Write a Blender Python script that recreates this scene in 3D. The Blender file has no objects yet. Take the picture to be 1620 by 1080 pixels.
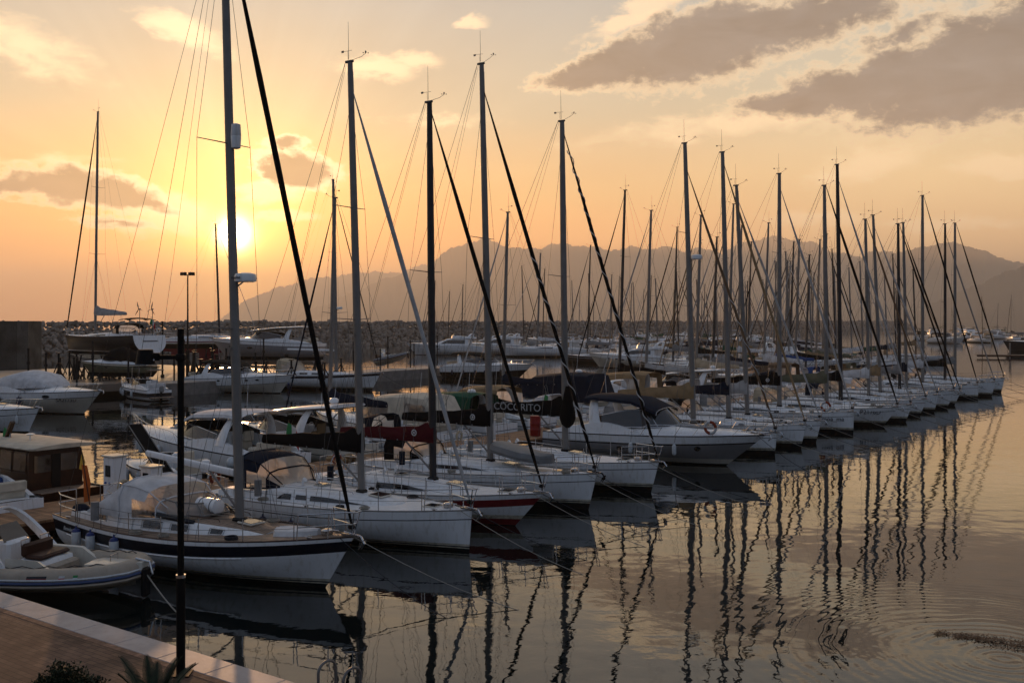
import bpy, math, random
import numpy as np
from mathutils import Vector, Matrix
R = math.radians
random.seed(7)
sc = bpy.context.scene
C = sc.collection

# ------------------------------------------------------------------ camera
F = 1575.0      # focal length in pixels of a 1620 px wide picture
H = 7.0         # eye height above the water
cd = bpy.data.cameras.new('camera')
cam = bpy.data.objects.new('camera', cd); C.objects.link(cam)
cd.sensor_width = 36; cd.lens = 35.0; cd.clip_start = .3; cd.clip_end = 90000
cd.shift_y = -30/1620
cam.location = (0, 0, H); cam.rotation_euler = (R(90), 0, 0)
sc.camera = cam
sc.view_settings.view_transform = 'Standard'
sc.view_settings.look = 'None'
sc.view_settings.exposure = .06
sc.view_settings.gamma = 1
sc.cycles.use_denoising = True
sc.cycles.max_bounces = 8
sc.cycles.volume_bounces = 1
sc.cycles.transparent_max_bounces = 12
sc.cycles.caustics_reflective = False
sc.cycles.caustics_refractive = False
sc.cycles.sample_clamp_indirect = 4

SUN_AZ, SUN_EL = R(-15.6), R(4.85)      # azimuth from +Y towards +X, elevation
SUNV = Vector((math.sin(SUN_AZ)*math.cos(SUN_EL), math.cos(SUN_AZ)*math.cos(SUN_EL), math.sin(SUN_EL)))

# ------------------------------------------------------------------ sky
W = bpy.data.worlds.new("World"); sc.world = W; W.use_nodes = True
nt = W.node_tree; nt.nodes.clear()
def N(t, **k):
    n = nt.nodes.new(t)
    for a, b in k.items(): setattr(n, a, b)
    return n
def setin(n, i, v):
    if isinstance(v, bpy.types.NodeSocket): nt.links.new(v, n.inputs[i])
    elif v is not None: n.inputs[i].default_value = v
def M_(op, a, b=None, c=None, clamp=False):
    n = N('ShaderNodeMath', operation=op, use_clamp=clamp)
    setin(n, 0, a)
    if b is not None: setin(n, 1, b)
    if c is not None: setin(n, 2, c)
    return n.outputs[0]
def V_(op, a, b=None, s=None):
    n = N('ShaderNodeVectorMath', operation=op)
    setin(n, 0, a)
    if b is not None: setin(n, 1, b)
    if s is not None: setin(n, 'Scale', s)
    return n.outputs['Value'] if op in ('LENGTH', 'DOT_PRODUCT') else n.outputs[0]
def mix(f, a, b, mode='MIX'):
    n = N('ShaderNodeMix', data_type='RGBA', blend_type=mode, clamp_factor=True)
    setin(n, 0, f); setin(n, 6, a); setin(n, 7, b)
    return n.outputs[2]
def sstep(x, lo, hi):
    n = N('ShaderNodeMapRange', interpolation_type='SMOOTHSTEP')
    setin(n, 0, x); setin(n, 1, lo); setin(n, 2, hi)
    return n.outputs[0]
def ramp(x, stops):
    n = N('ShaderNodeValToRGB'); cr = n.color_ramp
    while len(cr.elements) < len(stops): cr.elements.new(.5)
    for e, (p, c) in zip(cr.elements, stops): e.position = p; e.color = (*c, 1)
    setin(n, 0, x); return n.outputs[0]
tc = N('ShaderNodeTexCoord').outputs['Generated']
dirn = V_('NORMALIZE', tc)
sp = N('ShaderNodeSeparateXYZ'); setin(sp, 0, dirn)
el = M_('MULTIPLY', M_('ARCSINE', sp.outputs[2]), 57.2958)
az = M_('MULTIPLY', M_('ARCTAN2', sp.outputs[0], sp.outputs[1]), 57.2958)
elc = M_('DIVIDE', M_('MAXIMUM', el, 0.), 90.)
front = ramp(elc, [(0, (2.4, .55, .02)), (.035, (2.0, .62, .05)), (.08, (1.10, .60, .19)), (.13, (.60, .53, .37)), (.20, (.44, .47, .45)), (.42, (.34, .37, .40)), (1, (.15, .18, .26))])
right = ramp(elc, [(0, (1.15, .55, .22)), (.04, (1.18, .70, .28)), (.09, (1.12, .80, .40)), (.14, (.68, .62, .44)), (.21, (.44, .47, .45)), (.42, (.32, .36, .40)), (1, (.16, .19, .26))])
back = ramp(elc, [(0, (.15, .155, .19)), (.12, (.195, .225, .29)), (.35, (.17, .21, .29)), (1, (.14, .18, .26))])
sunxy = Vector((math.sin(SUN_AZ), math.cos(SUN_AZ), 0))
hor = V_('NORMALIZE', V_('MULTIPLY', dirn, (1, 1, 0)))
ca = V_('DOT_PRODUCT', hor, tuple(sunxy))
sky = mix(sstep(ca, 1.0, .80), front, right)
sky = mix(sstep(ca, .80, .12), sky, back)
ang = M_('MULTIPLY', M_('ARCCOSINE', M_('MINIMUM', V_('DOT_PRODUCT', dirn, tuple(SUNV)), 1.)), 57.2958)
def lobe(width, power, col):
    g = M_('EXPONENT', M_('MULTIPLY', M_('POWER', M_('DIVIDE', ang, width), power), -1.))
    return V_('SCALE', col, s=g)
glow = V_('ADD', V_('ADD', lobe(8., 1., (.40, .18, .0)), lobe(2.7, 1.1, (6.0, 3.3, .65))), lobe(.60, 1.6, (40., 30., 16.)))
# soft uneven haze in the open sky
cmb = N('ShaderNodeCombineXYZ'); setin(cmb, 0, az); setin(cmb, 1, el)
azel = cmb.outputs[0]
def noise(vec, scale, detail=6, rough=.55, dist=0.):
    n = N('ShaderNodeTexNoise'); setin(n, 'Vector', vec); setin(n, 'Scale', scale)
    setin(n, 'Detail', detail); setin(n, 'Roughness', rough); setin(n, 'Distortion', dist)
    return n
soft = noise(V_('MULTIPLY', azel, (.5, 1.4, 1)), .16, 3, .5).outputs[0]
sky = V_('SCALE', sky, s=M_('MULTIPLY_ADD', soft, .26, .87))
# faint rays fanning up from the sun between the clouds
phi = M_('ARCTAN2', M_('SUBTRACT', el, math.degrees(SUN_EL)), M_('SUBTRACT', az, math.degrees(SUN_AZ)))
cr_ = N('ShaderNodeCombineXYZ'); setin(cr_, 0, phi)
rayn = noise(cr_.outputs[0], 3.2, 4, .6).outputs[0]
sky = V_('SCALE', sky, s=M_('MULTIPLY_ADD', M_('MULTIPLY', M_('SUBTRACT', rayn, .5), M_('EXPONENT', M_('DIVIDE', ang, -20.))), .95, 1.0))
# clouds: soft bodies placed by azimuth / elevation, edges broken by noise
def clouds(blobs, nscale, amp, seed, yst=1.7):
    wv = V_('ADD', V_('MULTIPLY', azel, (1, yst, 1)), (seed, seed*2., 0))
    n1 = noise(wv, nscale, 10, .62, .25)
    warp = V_('SCALE', V_('SUBTRACT', n1.outputs['Color'], (.5, .5, .5)), s=1.7)
    pv = V_('ADD', azel, warp)
    cur = None
    for (px, py, hw, hh, rot, wgt) in blobs:
        a = math.degrees(math.atan((px-810)/F)); e = math.degrees(math.atan((510-py)/F*math.cos(R(a))))
        m = N('ShaderNodeMapping', vector_type='TEXTURE')
        setin(m, 0, pv); m.inputs[1].default_value = (a, e, 0)
        m.inputs[2].default_value = (0, 0, R(rot)); m.inputs[3].default_value = (math.degrees(hw/F), math.degrees(hh/F), 1e6)
        d = M_('MULTIPLY', M_('SUBTRACT', 1., V_('LENGTH', m.outputs[0])), wgt)
        cur = d if cur is None else M_('MAXIMUM', cur, d)
    return M_('ADD', cur, M_('MULTIPLY', M_('SUBTRACT', n1.outputs[0], .5), amp))
big = clouds([(925, 120, 95, 26, 8, .9), (1000, 92, 130, 44, 15, 1.), (1110, 70, 185, 66, 12, 1.15), (1230, 40, 170, 52, 8, 1.), (1320, 14, 130, 34, 0, .9),
              (1245, 160, 105, 26, 5, .8), (1330, 142, 140, 38, 5, .9), (1430, 124, 170, 56, 12, 1.), (1530, 112, 200, 84, 14, 1.2), (1620, 85, 170, 95, 18, 1.2), (1300, 165, 150, 26, 4, .8), (1430, 50, 80, 24, 20, .6),
              (25, 298, 80, 17, 0, .8), (100, 294, 105, 32, 0, 1.), (175, 306, 85, 30, -10, .95), (228, 322, 50, 13, -15, .7), (190, 352, 55, 8, -4, .55),
              (468, 266, 76, 32, -8, 1.), (450, 228, 42, 12, 0, .7)], .42, .85, 3.1)
thin = clouds([(600, 108, 80, 24, 0, .62), (660, 96, 50, 20, 0, .6), (745, 36, 40, 14, 10, .5), (290, 50, 90, 28, -20, .55),
               (450, 342, 70, 14, 0, .8), (262, 340, 80, 44, 0, .9), (430, 300, 70, 26, 0, .8), (1370, 262, 100, 32, 12, .6), (1590, 262, 90, 22, -4, .75),
               (30, 70, 140, 50, -20, .4), (1200, 190, 330, 28, 5, .5), (700, 190, 120, 12, 0, .3), (1000, 25, 120, 22, 22, .7), (1500, 355, 190, 14, 0, .45),
               (1290, 345, 110, 18, 0, .45), (60, 255, 120, 12, 5, .3)], .45, .8, 9.7, 2.2)
near = M_('EXPONENT', M_('DIVIDE', M_('MULTIPLY', ang, -1.), 8.))
edgecol = V_('ADD', (1.35, .98, .58), V_('SCALE', (2.2, 1.7, .9), s=near))
corecol = mix(sstep(ang, 4., 26.), (.24, .14, .08, 1), (.145, .145, .145, 1))
mottle = noise(V_('MULTIPLY', azel, (.8, 2.2, 1)), .33, 7, .58, .5).outputs[0]
corecol = V_('SCALE', corecol, s=M_('MULTIPLY_ADD', mottle, 1.7, .20))
col = V_('ADD', sky, glow)
col = mix(M_('MULTIPLY', sstep(thin, .0, .42), .62), col, edgecol)
frag = noise(V_('MULTIPLY', azel, (1, 1.5, 1)), 1.15, 9, .68, .3).outputs[0]
b2 = M_('MULTIPLY_ADD', M_('SUBTRACT', frag, .5), 1.0, big)
lit = M_('MULTIPLY', sstep(b2, -.12, .22), M_('MULTIPLY_ADD', near, .9, .58, clamp=True))
col = mix(lit, col, edgecol)
col = mix(M_('MULTIPLY', sstep(b2, -.02, .50), .93), col, corecol)
# clouds behind the camera side stay plain; below the horizon a dim copy
nish = N('ShaderNodeTexSky', sky_type='NISHITA', sun_disc=False)
nish.sun_elevation = SUN_EL; nish.sun_rotation = SUN_AZ; nish.dust_density = 4
bg1 = N('ShaderNodeBackground'); setin(bg1, 0, col); setin(bg1, 1, 1.0)
bg2 = N('ShaderNodeBackground'); setin(bg2, 0, nish.outputs[0]); setin(bg2, 1, .012)
ad = N('ShaderNodeAddShader'); setin(ad, 0, bg1.outputs[0]); setin(ad, 1, bg2.outputs[0])
out = N('ShaderNodeOutputWorld'); setin(out, 0, ad.outputs[0])
W.cycles.sampling_method = 'MANUAL'; W.cycles.sample_map_resolution = 2048

# ------------------------------------------------------------------ sun
sl = bpy.data.lights.new('sun', 'SUN'); sl.energy = 5.0; sl.angle = R(.5); sl.color = (1.0, .54, .25)
so = bpy.data.objects.new('sun', sl); C.objects.link(so)
so.rotation_euler = SUNV.to_track_quat('Z', 'Y').to_euler(); so.location = (-40, 100, 60)

# ------------------------------------------------------------------ materials
MATS = {}
def mat(name, col, rough=.5, metal=0., var=.12, scale=6., bump=0., bscale=40., coat=0., extra=None, stain=0., spec=.3):
    if name in MATS: return MATS[name]
    m = bpy.data.materials.new(name); m.use_nodes = True; MATS[name] = m
    t = m.node_tree; b = t.nodes['Principled BSDF']
    b.inputs['Roughness'].default_value = rough; b.inputs['Metallic'].default_value = metal
    b.inputs['Coat Weight'].default_value = coat; b.inputs['Specular IOR Level'].default_value = spec
    tcn = t.nodes.new('ShaderNodeTexCoord')
    nz = t.nodes.new('ShaderNodeTexNoise'); nz.inputs['Scale'].default_value = scale; nz.inputs['Detail'].default_value = 5
    t.links.new(tcn.outputs['Object'], nz.inputs['Vector'])
    rp = t.nodes.new('ShaderNodeValToRGB')
    rp.color_ramp.elements[0].position = .3; rp.color_ramp.elements[1].position = .7
    rp.color_ramp.elements[0].color = (*[c*(1-var) for c in col], 1)
    rp.color_ramp.elements[1].color = (*[min(1, c*(1+var)) for c in col], 1)
    t.links.new(nz.outputs[0], rp.inputs[0])
    cur = rp.outputs[0]
    if stain:
        mp = t.nodes.new('ShaderNodeMapping'); mp.inputs[3].default_value = (3, 3, .35)
        t.links.new(tcn.outputs['Object'], mp.inputs[0])
        n2 = t.nodes.new('ShaderNodeTexNoise'); n2.inputs['Scale'].default_value = 3; n2.inputs['Detail'].default_value = 6
        t.links.new(mp.outputs[0], n2.inputs['Vector'])
        mr = t.nodes.new('ShaderNodeMapRange'); mr.inputs[1].default_value = .52; mr.inputs[2].default_value = .75; mr.inputs[4].default_value = stain
        t.links.new(n2.outputs[0], mr.inputs[0])
        mx = t.nodes.new('ShaderNodeMix'); mx.data_type = 'RGBA'
        t.links.new(mr.outputs[0], mx.inputs[0]); t.links.new(cur, mx.inputs[6])
        mx.inputs[7].default_value = (col[0]*.55, col[1]*.5, col[2]*.4, 1); cur = mx.outputs[2]
    if extra: cur = extra(t, tcn, cur, b) or cur
    t.links.new(cur, b.inputs['Base Color'])
    if bump:
        nb = t.nodes.new('ShaderNodeTexNoise'); nb.inputs['Scale'].default_value = bscale; nb.inputs['Detail'].default_value = 4
        t.links.new(tcn.outputs['Object'], nb.inputs['Vector'])
        bp = t.nodes.new('ShaderNodeBump'); bp.inputs['Strength'].default_value = bump; bp.inputs['Distance'].default_value = .02
        t.links.new(nb.outputs[0], bp.inputs['Height']); t.links.new(bp.outputs[0], b.inputs['Normal'])
    return m
def lines(period, width, dark, axis=1):
    def f(t, tcn, cur, b):
        s = t.nodes.new('ShaderNodeSeparateXYZ'); t.links.new(tcn.outputs['Object'], s.inputs[0])
        a = t.nodes.new('ShaderNodeMath'); a.operation = 'MULTIPLY'; a.inputs[1].default_value = 1/period; t.links.new(s.outputs[axis], a.inputs[0])
        f_ = t.nodes.new('ShaderNodeMath'); f_.operation = 'FRACT'; t.links.new(a.outputs[0], f_.inputs[0])
        l = t.nodes.new('ShaderNodeMath'); l.operation = 'LESS_THAN'; l.inputs[1].default_value = width; t.links.new(f_.outputs[0], l.inputs[0])
        fl = t.nodes.new('ShaderNodeMath'); fl.operation = 'FLOOR'; t.links.new(a.outputs[0], fl.inputs[0])
        wn = t.nodes.new('ShaderNodeTexWhiteNoise'); wn.noise_dimensions = '1D'; t.links.new(fl.outputs[0], wn.inputs['W'])
        hm = t.nodes.new('ShaderNodeMath'); hm.operation = 'MULTIPLY_ADD'; hm.inputs[1].default_value = .5; hm.inputs[2].default_value = .75; t.links.new(wn.outputs[0], hm.inputs[0])
        vs = t.nodes.new('ShaderNodeVectorMath'); vs.operation = 'SCALE'; t.links.new(cur, vs.inputs[0]); t.links.new(hm.outputs[0], vs.inputs['Scale'])
        mx = t.nodes.new('ShaderNodeMix'); mx.data_type = 'RGBA'; t.links.new(l.outputs[0], mx.inputs[0]); t.links.new(vs.outputs[0], mx.inputs[6])
        mx.inputs[7].default_value = (*dark, 1)
        return mx.outputs[2]
    return f
GEL = mat('white_gelcoat', (.78, .80, .82), .28, var=.04, scale=1.5, coat=.3, stain=.5)
GEL2 = mat('cream_gelcoat', (.58, .55, .48), .3, var=.06, scale=1.5, coat=.3, stain=.3)
GREYH = mat('grey_gelcoat', (.24, .24, .25), .3, var=.06, scale=1.5, coat=.3, stain=.2)
GELW = mat('waterline_gelcoat', (.50, .47, .38), .45, var=.35, scale=5, stain=.7)
DECK = mat('nonskid_deck', (.70, .72, .74), .55, var=.10, scale=4, bump=.15, stain=.15)
TEAK = mat('teak_planks', (.26, .19, .14), .7, var=.25, scale=5, extra=lines(.085, .12, (.03, .025, .02)))
NAVY = mat('navy_paint', (.007, .009, .016), .3, var=.2, spec=.35)
BLACKP = mat('black_paint', (.006, .006, .007), .35, var=.2, spec=.25)
REDP = mat('dark_red_paint', (.16, .015, .02), .3, var=.15)
REDB = mat('red_drum_paint', (.22, .012, .012), .5, var=.2)
GREENP = mat('green_paint', (.02, .10, .06), .3, var=.15)
BOOT = mat('antifouling', (.008, .009, .010), .8, var=.4, scale=8, spec=.15)
GLASS = mat('tinted_glass', (.015, .016, .018), .06, var=.2, spec=.9)
BRONZE = mat('bronze_glass', (.030, .016, .008), .08, var=.2, spec=.9)
ALU = mat('aluminium_mast', (.20, .19, .18), .55, metal=.2, var=.10, scale=3)
ALUD = mat('dark_anodised_mast', (.035, .035, .038), .5, metal=.4, var=.2, scale=3)
STEEL = mat('stainless_steel', (.55, .55, .56), .22, metal=1., var=.08)
WIRE = mat('rigging_wire', (.10, .10, .10), .5, metal=.6, var=.1)
ROPE = mat('pale_rope', (.30, .28, .24), .9, var=.2, scale=30)
DROPE = mat('dark_rope', (.03, .03, .035), .9, var=.2, scale=30)
RUB = mat('black_rubber', (.010, .010, .011), .7, var=.3, spec=.2)
FEND = mat('white_fender', (.55, .58, .60), .45, var=.12, scale=6, stain=.4)
FBLUE = mat('blue_fender_end', (.02, .04, .16), .45)
FENDN = mat('navy_fender', (.02, .025, .06), .6, var=.2)
WOODV = mat('varnished_wood', (.036, .011, .004), .4, var=.35, scale=3, coat=.1, extra=lines(.16, .05, (.02, .008, .004), 2))
WOODP = mat('pier_planks', (.30, .165, .085), .75, var=.3, scale=2.2, bump=.2, extra=lines(.16, .07, (.03, .018, .01), 0))
HYPA = mat('beige_hypalon', (.36, .31, .25), .55, var=.1, scale=3, stain=.25)
HYPG = mat('grey_hypalon', (.16, .165, .17), .5, var=.15, scale=3)
LEATH = mat('brown_upholstery', (.040, .014, .007), .55, var=.2)
def cloth(name, col, v=.18): return mat(name, col, .9, var=v, scale=2.5, bump=.5, bscale=5, spec=.12)
CV = {'black': cloth('black_canvas', (.004, .004, .0045)), 'navy': cloth('navy_canvas', (.008, .013, .026)), 'maroon': cloth('maroon_canvas', (.065, .006, .010)),
      'tan': cloth('tan_canvas', (.26, .18, .10)), 'grey': cloth('grey_canvas', (.22, .22, .22)), 'white': cloth('white_canvas', (.58, .58, .59)),
      'beige': cloth('beige_canvas', (.42, .35, .25)), 'green': cloth('green_canvas', (.012, .075, .045)), 'cream': cloth('cream_canvas', (.52, .47, .38)),
      'olive': cloth('olive_canvas', (.12, .12, .08)), 'blue': cloth('blue_canvas', (.03, .07, .20)), 'white2': cloth('sailcloth', (.46, .46, .46)),
      'brown': cloth('brown_canvas', (.14, .09, .055)), 'lgrey': cloth('light_grey_canvas', (.36, .36, .36))}
# clear vinyl: lets the low sun through and scatters it
def vinyl():
    m = bpy.data.materials.new('clear_vinyl'); m.use_nodes = True; t = m.node_tree; t.nodes.clear()
    o = t.nodes.new('ShaderNodeOutputMaterial'); a = t.nodes.new('ShaderNodeMixShader'); b = t.nodes.new('ShaderNodeMixShader')
    tl = t.nodes.new('ShaderNodeBsdfTranslucent'); tl.inputs[0].default_value = (.88, .80, .72, 1)
    tr = t.nodes.new('ShaderNodeBsdfTransparent'); tr.inputs[0].default_value = (.80, .76, .70, 1)
    gl = t.nodes.new('ShaderNodeBsdfGlossy'); gl.inputs['Roughness'].default_value = .12
    tcn = t.nodes.new('ShaderNodeTexCoord'); nz = t.nodes.new('ShaderNodeTexNoise'); nz.inputs['Scale'].default_value = 2.2; nz.inputs['Distortion'].default_value = 1.5
    t.links.new(tcn.outputs['Object'], nz.inputs['Vector'])
    bp = t.nodes.new('ShaderNodeBump'); bp.inputs['Strength'].default_value = .7; bp.inputs['Distance'].default_value = .06
    t.links.new(nz.outputs[0], bp.inputs['Height']); t.links.new(bp.outputs[0], gl.inputs['Normal']); t.links.new(bp.outputs[0], tl.inputs['Normal'])
    a.inputs[0].default_value = .30; t.links.new(tl.outputs[0], a.inputs[1]); t.links.new(tr.outputs[0], a.inputs[2])
    b.inputs[0].default_value = .14; t.links.new(a.outputs[0], b.inputs[1]); t.links.new(gl.outputs[0], b.inputs[2])
    t.links.new(b.outputs[0], o.inputs[0]); return m
VINYL = vinyl()

# ------------------------------------------------------------------ mesh builder
class MB:
    def __init__(s): s.v = []; s.f = []; s.m = []
    def add(s, vs, fs, mi=0):
        o = len(s.v); s.v += [tuple(p) for p in vs]
        for k, q in enumerate(fs):
            s.f.append(tuple(o+i for i in q)); s.m.append(mi[k] if isinstance(mi, list) else mi)
        return s
    def box(s, c, d, rz=0., mi=0, rx=0., ry=0.):
        x, y, z = d[0]/2, d[1]/2, d[2]/2
        mtx = Matrix.Rotation(rz, 3, 'Z') @ Matrix.Rotation(ry, 3, 'Y') @ Matrix.Rotation(rx, 3, 'X')
        p = [Vector(c) + mtx @ Vector((a*x, b*y, g*z)) for a in (-1, 1) for b in (-1, 1) for g in (-1, 1)]
        return s.add(p, [(0, 1, 3, 2), (4, 6, 7, 5), (0, 4, 5, 1), (2, 3, 7, 6), (0, 2, 6, 4), (1, 5, 7, 3)], mi)
    def rbox(s, c, d, r=.02, rz=0., mi=0):
        # box with chamfered vertical and top edges
        x, y, z = d[0]/2, d[1]/2, d[2]/2; r = min(r, x*.9, y*.9, z*.9); ct, st = math.cos(rz), math.sin(rz)
        def ring(a, b, zz, k):
            pts = [(a, b-k), (a-k, b), (-a+k, b), (-a, b-k), (-a, -b+k), (-a+k, -b), (a-k, -b), (a, -b+k)]
            return [(c[0]+p[0]*ct-p[1]*st, c[1]+p[0]*st+p[1]*ct, c[2]+zz) for p in pts]
        return s.loft([ring(x-r, y-r, -z, r*.6), ring(x, y, -z+r, r), ring(x, y, z-r, r), ring(x-r, y-r, z, r*.6)], True, mi, True, True)
    def loft(s, rings, closed=False, mi=0, cap0=False, cap1=False):
        n = len(rings[0]); o = len(s.v)
        for r in rings: s.v += [tuple(p) for p in r]
        for i in range(len(rings)-1):
            for j in range(n if closed else n-1):
                k = (j+1) % n
                s.f.append((o+i*n+j, o+i*n+k, o+(i+1)*n+k, o+(i+1)*n+j))
                s.m.append(mi(i, j) if callable(mi) else mi)
        c0 = mi(0, 0) if callable(mi) else mi
        if cap0: s.f.append(tuple(o+j for j in range(n))[::-1]); s.m.append(c0)
        if cap1: s.f.append(tuple(o+(len(rings)-1)*n+j for j in range(n))); s.m.append(c0)
        return s
    def half(s, secs, mi=0, cap0=False, cap1=False):
        # secs: [(x, [(y,z)...outer bottom to centre])]; mirrored across y = 0; mi by column of the half profile
        rings = []; n = len(secs[0][1])
        for x, pr in secs:
            if not isinstance(x, (list, tuple)): x = [x]*n
            a = [(x[i], pr[i][0], pr[i][1]) for i in range(n)]
            b = [(x[i], -pr[i][0], pr[i][1]) for i in range(n-2, -1, -1)]
            rings.append(a+b)
        L = 2*n-1
        f = (lambda i, j: mi(i, min(j, L-2-j))) if callable(mi) else ((lambda i, j: mi[min(j, L-2-j)]) if isinstance(mi, list) else mi)
        return s.loft(rings, False, f, cap0, cap1)
    def tube(s, pts, r, n=6, mi=0, flat=1.):
        pts = [Vector(p) for p in pts]; rings = []
        up = Vector((0, 0, 1)); prev = None
        for i, p in enumerate(pts):
            t = (pts[min(i+1, len(pts)-1)]-pts[max(i-1, 0)]).normalized()
            if prev is None:
                a = t.cross(up)
                if a.length < 1e-3: a = t.cross(Vector((1, 0, 0)))
                a.normalize()
            else:
                a = prev - t*prev.dot(t)
                a = a.normalized() if a.length > 1e-6 else t.cross(up).normalized()
            prev = a; b = t.cross(a); rr = r[i] if isinstance(r, (list, tuple)) else r
            rings.append([p + a*(rr*math.cos(2*math.pi*k/n)) + b*(rr*flat*math.sin(2*math.pi*k/n)) for k in range(n)])
        return s.loft(rings, True, mi, True, True)
    def ell(s, c, r, n=10, m=6, mi=0, rz=0., half=False):
        ct, st = math.cos(rz), math.sin(rz); rings = []
        a0 = 0 if half else -math.pi/2
        for i in range(m+1):
            a = a0+(math.pi/2-a0)*i/m; q = max(math.cos(a), .02)
            ring = []
            for k in range(n):
                x, y = r[0]*q*math.cos(2*math.pi*k/n), r[1]*q*math.sin(2*math.pi*k/n)
                ring.append((c[0]+x*ct-y*st, c[1]+x*st+y*ct, c[2]+r[2]*math.sin(a)))
            rings.append(ring)
        return s.loft(rings, True, mi, True, True)
    def ring(s, c, R_, r, axis='y', n=20, k=6, mi=0, a0=0, a1=2*math.pi):
        full = abs(a1-a0-2*math.pi) < 1e-6; pts = []
        for i in range(n+1):
            a = a0+(a1-a0)*i/n
            q = (R_*math.cos(a), R_*math.sin(a))
            pts.append((c[0]+q[0], c[1], c[2]+q[1]) if axis == 'y' else (c[0], c[1]+q[0], c[2]+q[1]) if axis == 'x' else (c[0]+q[0], c[1]+q[1], c[2]))
        return s.tube(pts, r, k, mi)
    def build(s, name, mats, parent=None, smooth=35):
        me = bpy.data.meshes.new(name); me.from_pydata(s.v, [], s.f)
        if not isinstance(mats, (list, tuple)): mats = [mats]
        for m in mats: me.materials.append(m)
        if len(mats) > 1: me.polygons.foreach_set('material_index', s.m)
        me.update()
        if smooth:
            me.polygons.foreach_set('use_smooth', [True]*len(me.polygons)); me.set_sharp_from_angle(angle=R(smooth))
        o = bpy.data.objects.new(name, me); C.objects.link(o)
        if parent: o.parent = parent
        return o
def tag(o, label=None, cat=None, group=None, kind=None):
    if label: o['label'] = label
    if cat: o['category'] = cat
    if group: o['group'] = group
    if kind: o['kind'] = kind
    return o
def empty(name, loc=(0, 0, 0), rz=0., **k):
    o = bpy.data.objects.new(name, None); C.objects.link(o); o.location = loc; o.rotation_euler = (0, 0, rz)
    return tag(o, **k)
KIDS = {}
def children(o): return [c for c in C.objects if c.parent == o]
def clone(o, loc, rz, scale=1., **k):
    if o.name not in KIDS: KIDS[o.name] = [(c, children(c)) for c in children(o)]
    r = o.copy(); C.objects.link(r); r.location = loc; r.rotation_euler = (0, 0, rz); r.scale = (scale,)*3
    for c, gs in KIDS[o.name]:
        d = c.copy(); C.objects.link(d); d.parent = r
        for g in gs: e = g.copy(); C.objects.link(e); e.parent = d
    return tag(r, **k)
_txt = {}
def text(name, s, size, m, parent, loc, rot, shear=0.):
    key = (s, size, shear)
    if key not in _txt:
        cu = bpy.data.curves.new('lettering', 'FONT'); cu.body = s; cu.size = size; cu.extrude = .004; cu.shear = shear; cu.resolution_u = 3
        cu.align_x = 'CENTER'; cu.align_y = 'CENTER'
        to = bpy.data.objects.new('lettering_source', cu); C.objects.link(to)
        me = bpy.data.meshes.new_from_object(to.evaluated_get(bpy.context.evaluated_depsgraph_get()))
        bpy.data.objects.remove(to); _txt[key] = me
    me = _txt[key].copy(); me.materials.clear(); me.materials.append(m)
    o = bpy.data.objects.new(name, me); C.objects.link(o); o.parent = parent; o.location = loc; o.rotation_euler = rot
    return o
def at(px, py, z=0.):
    d = F*(H-z)/(py-510.); return Vector(((px-810.)*d/F, d, z))
def atd(px, py, d):
    return Vector(((px-810.)*d/F, d, H+(510.-py)*d/F))
def lerp(a, b, t): return a+(b-a)*t
# marina axes: u = bow direction of the main row, w = along the piers, O = bow of the nearest boat
U = Vector((.809, -.588, 0)); Wd = Vector((.588, .809, 0)); O = Vector((-4.95, 26.4, 0))
HEAD = math.atan2(U.y, U.x)
def ab(a, b, z=0.): return O + Wd*a - U*b + Vector((0, 0, z))
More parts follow.
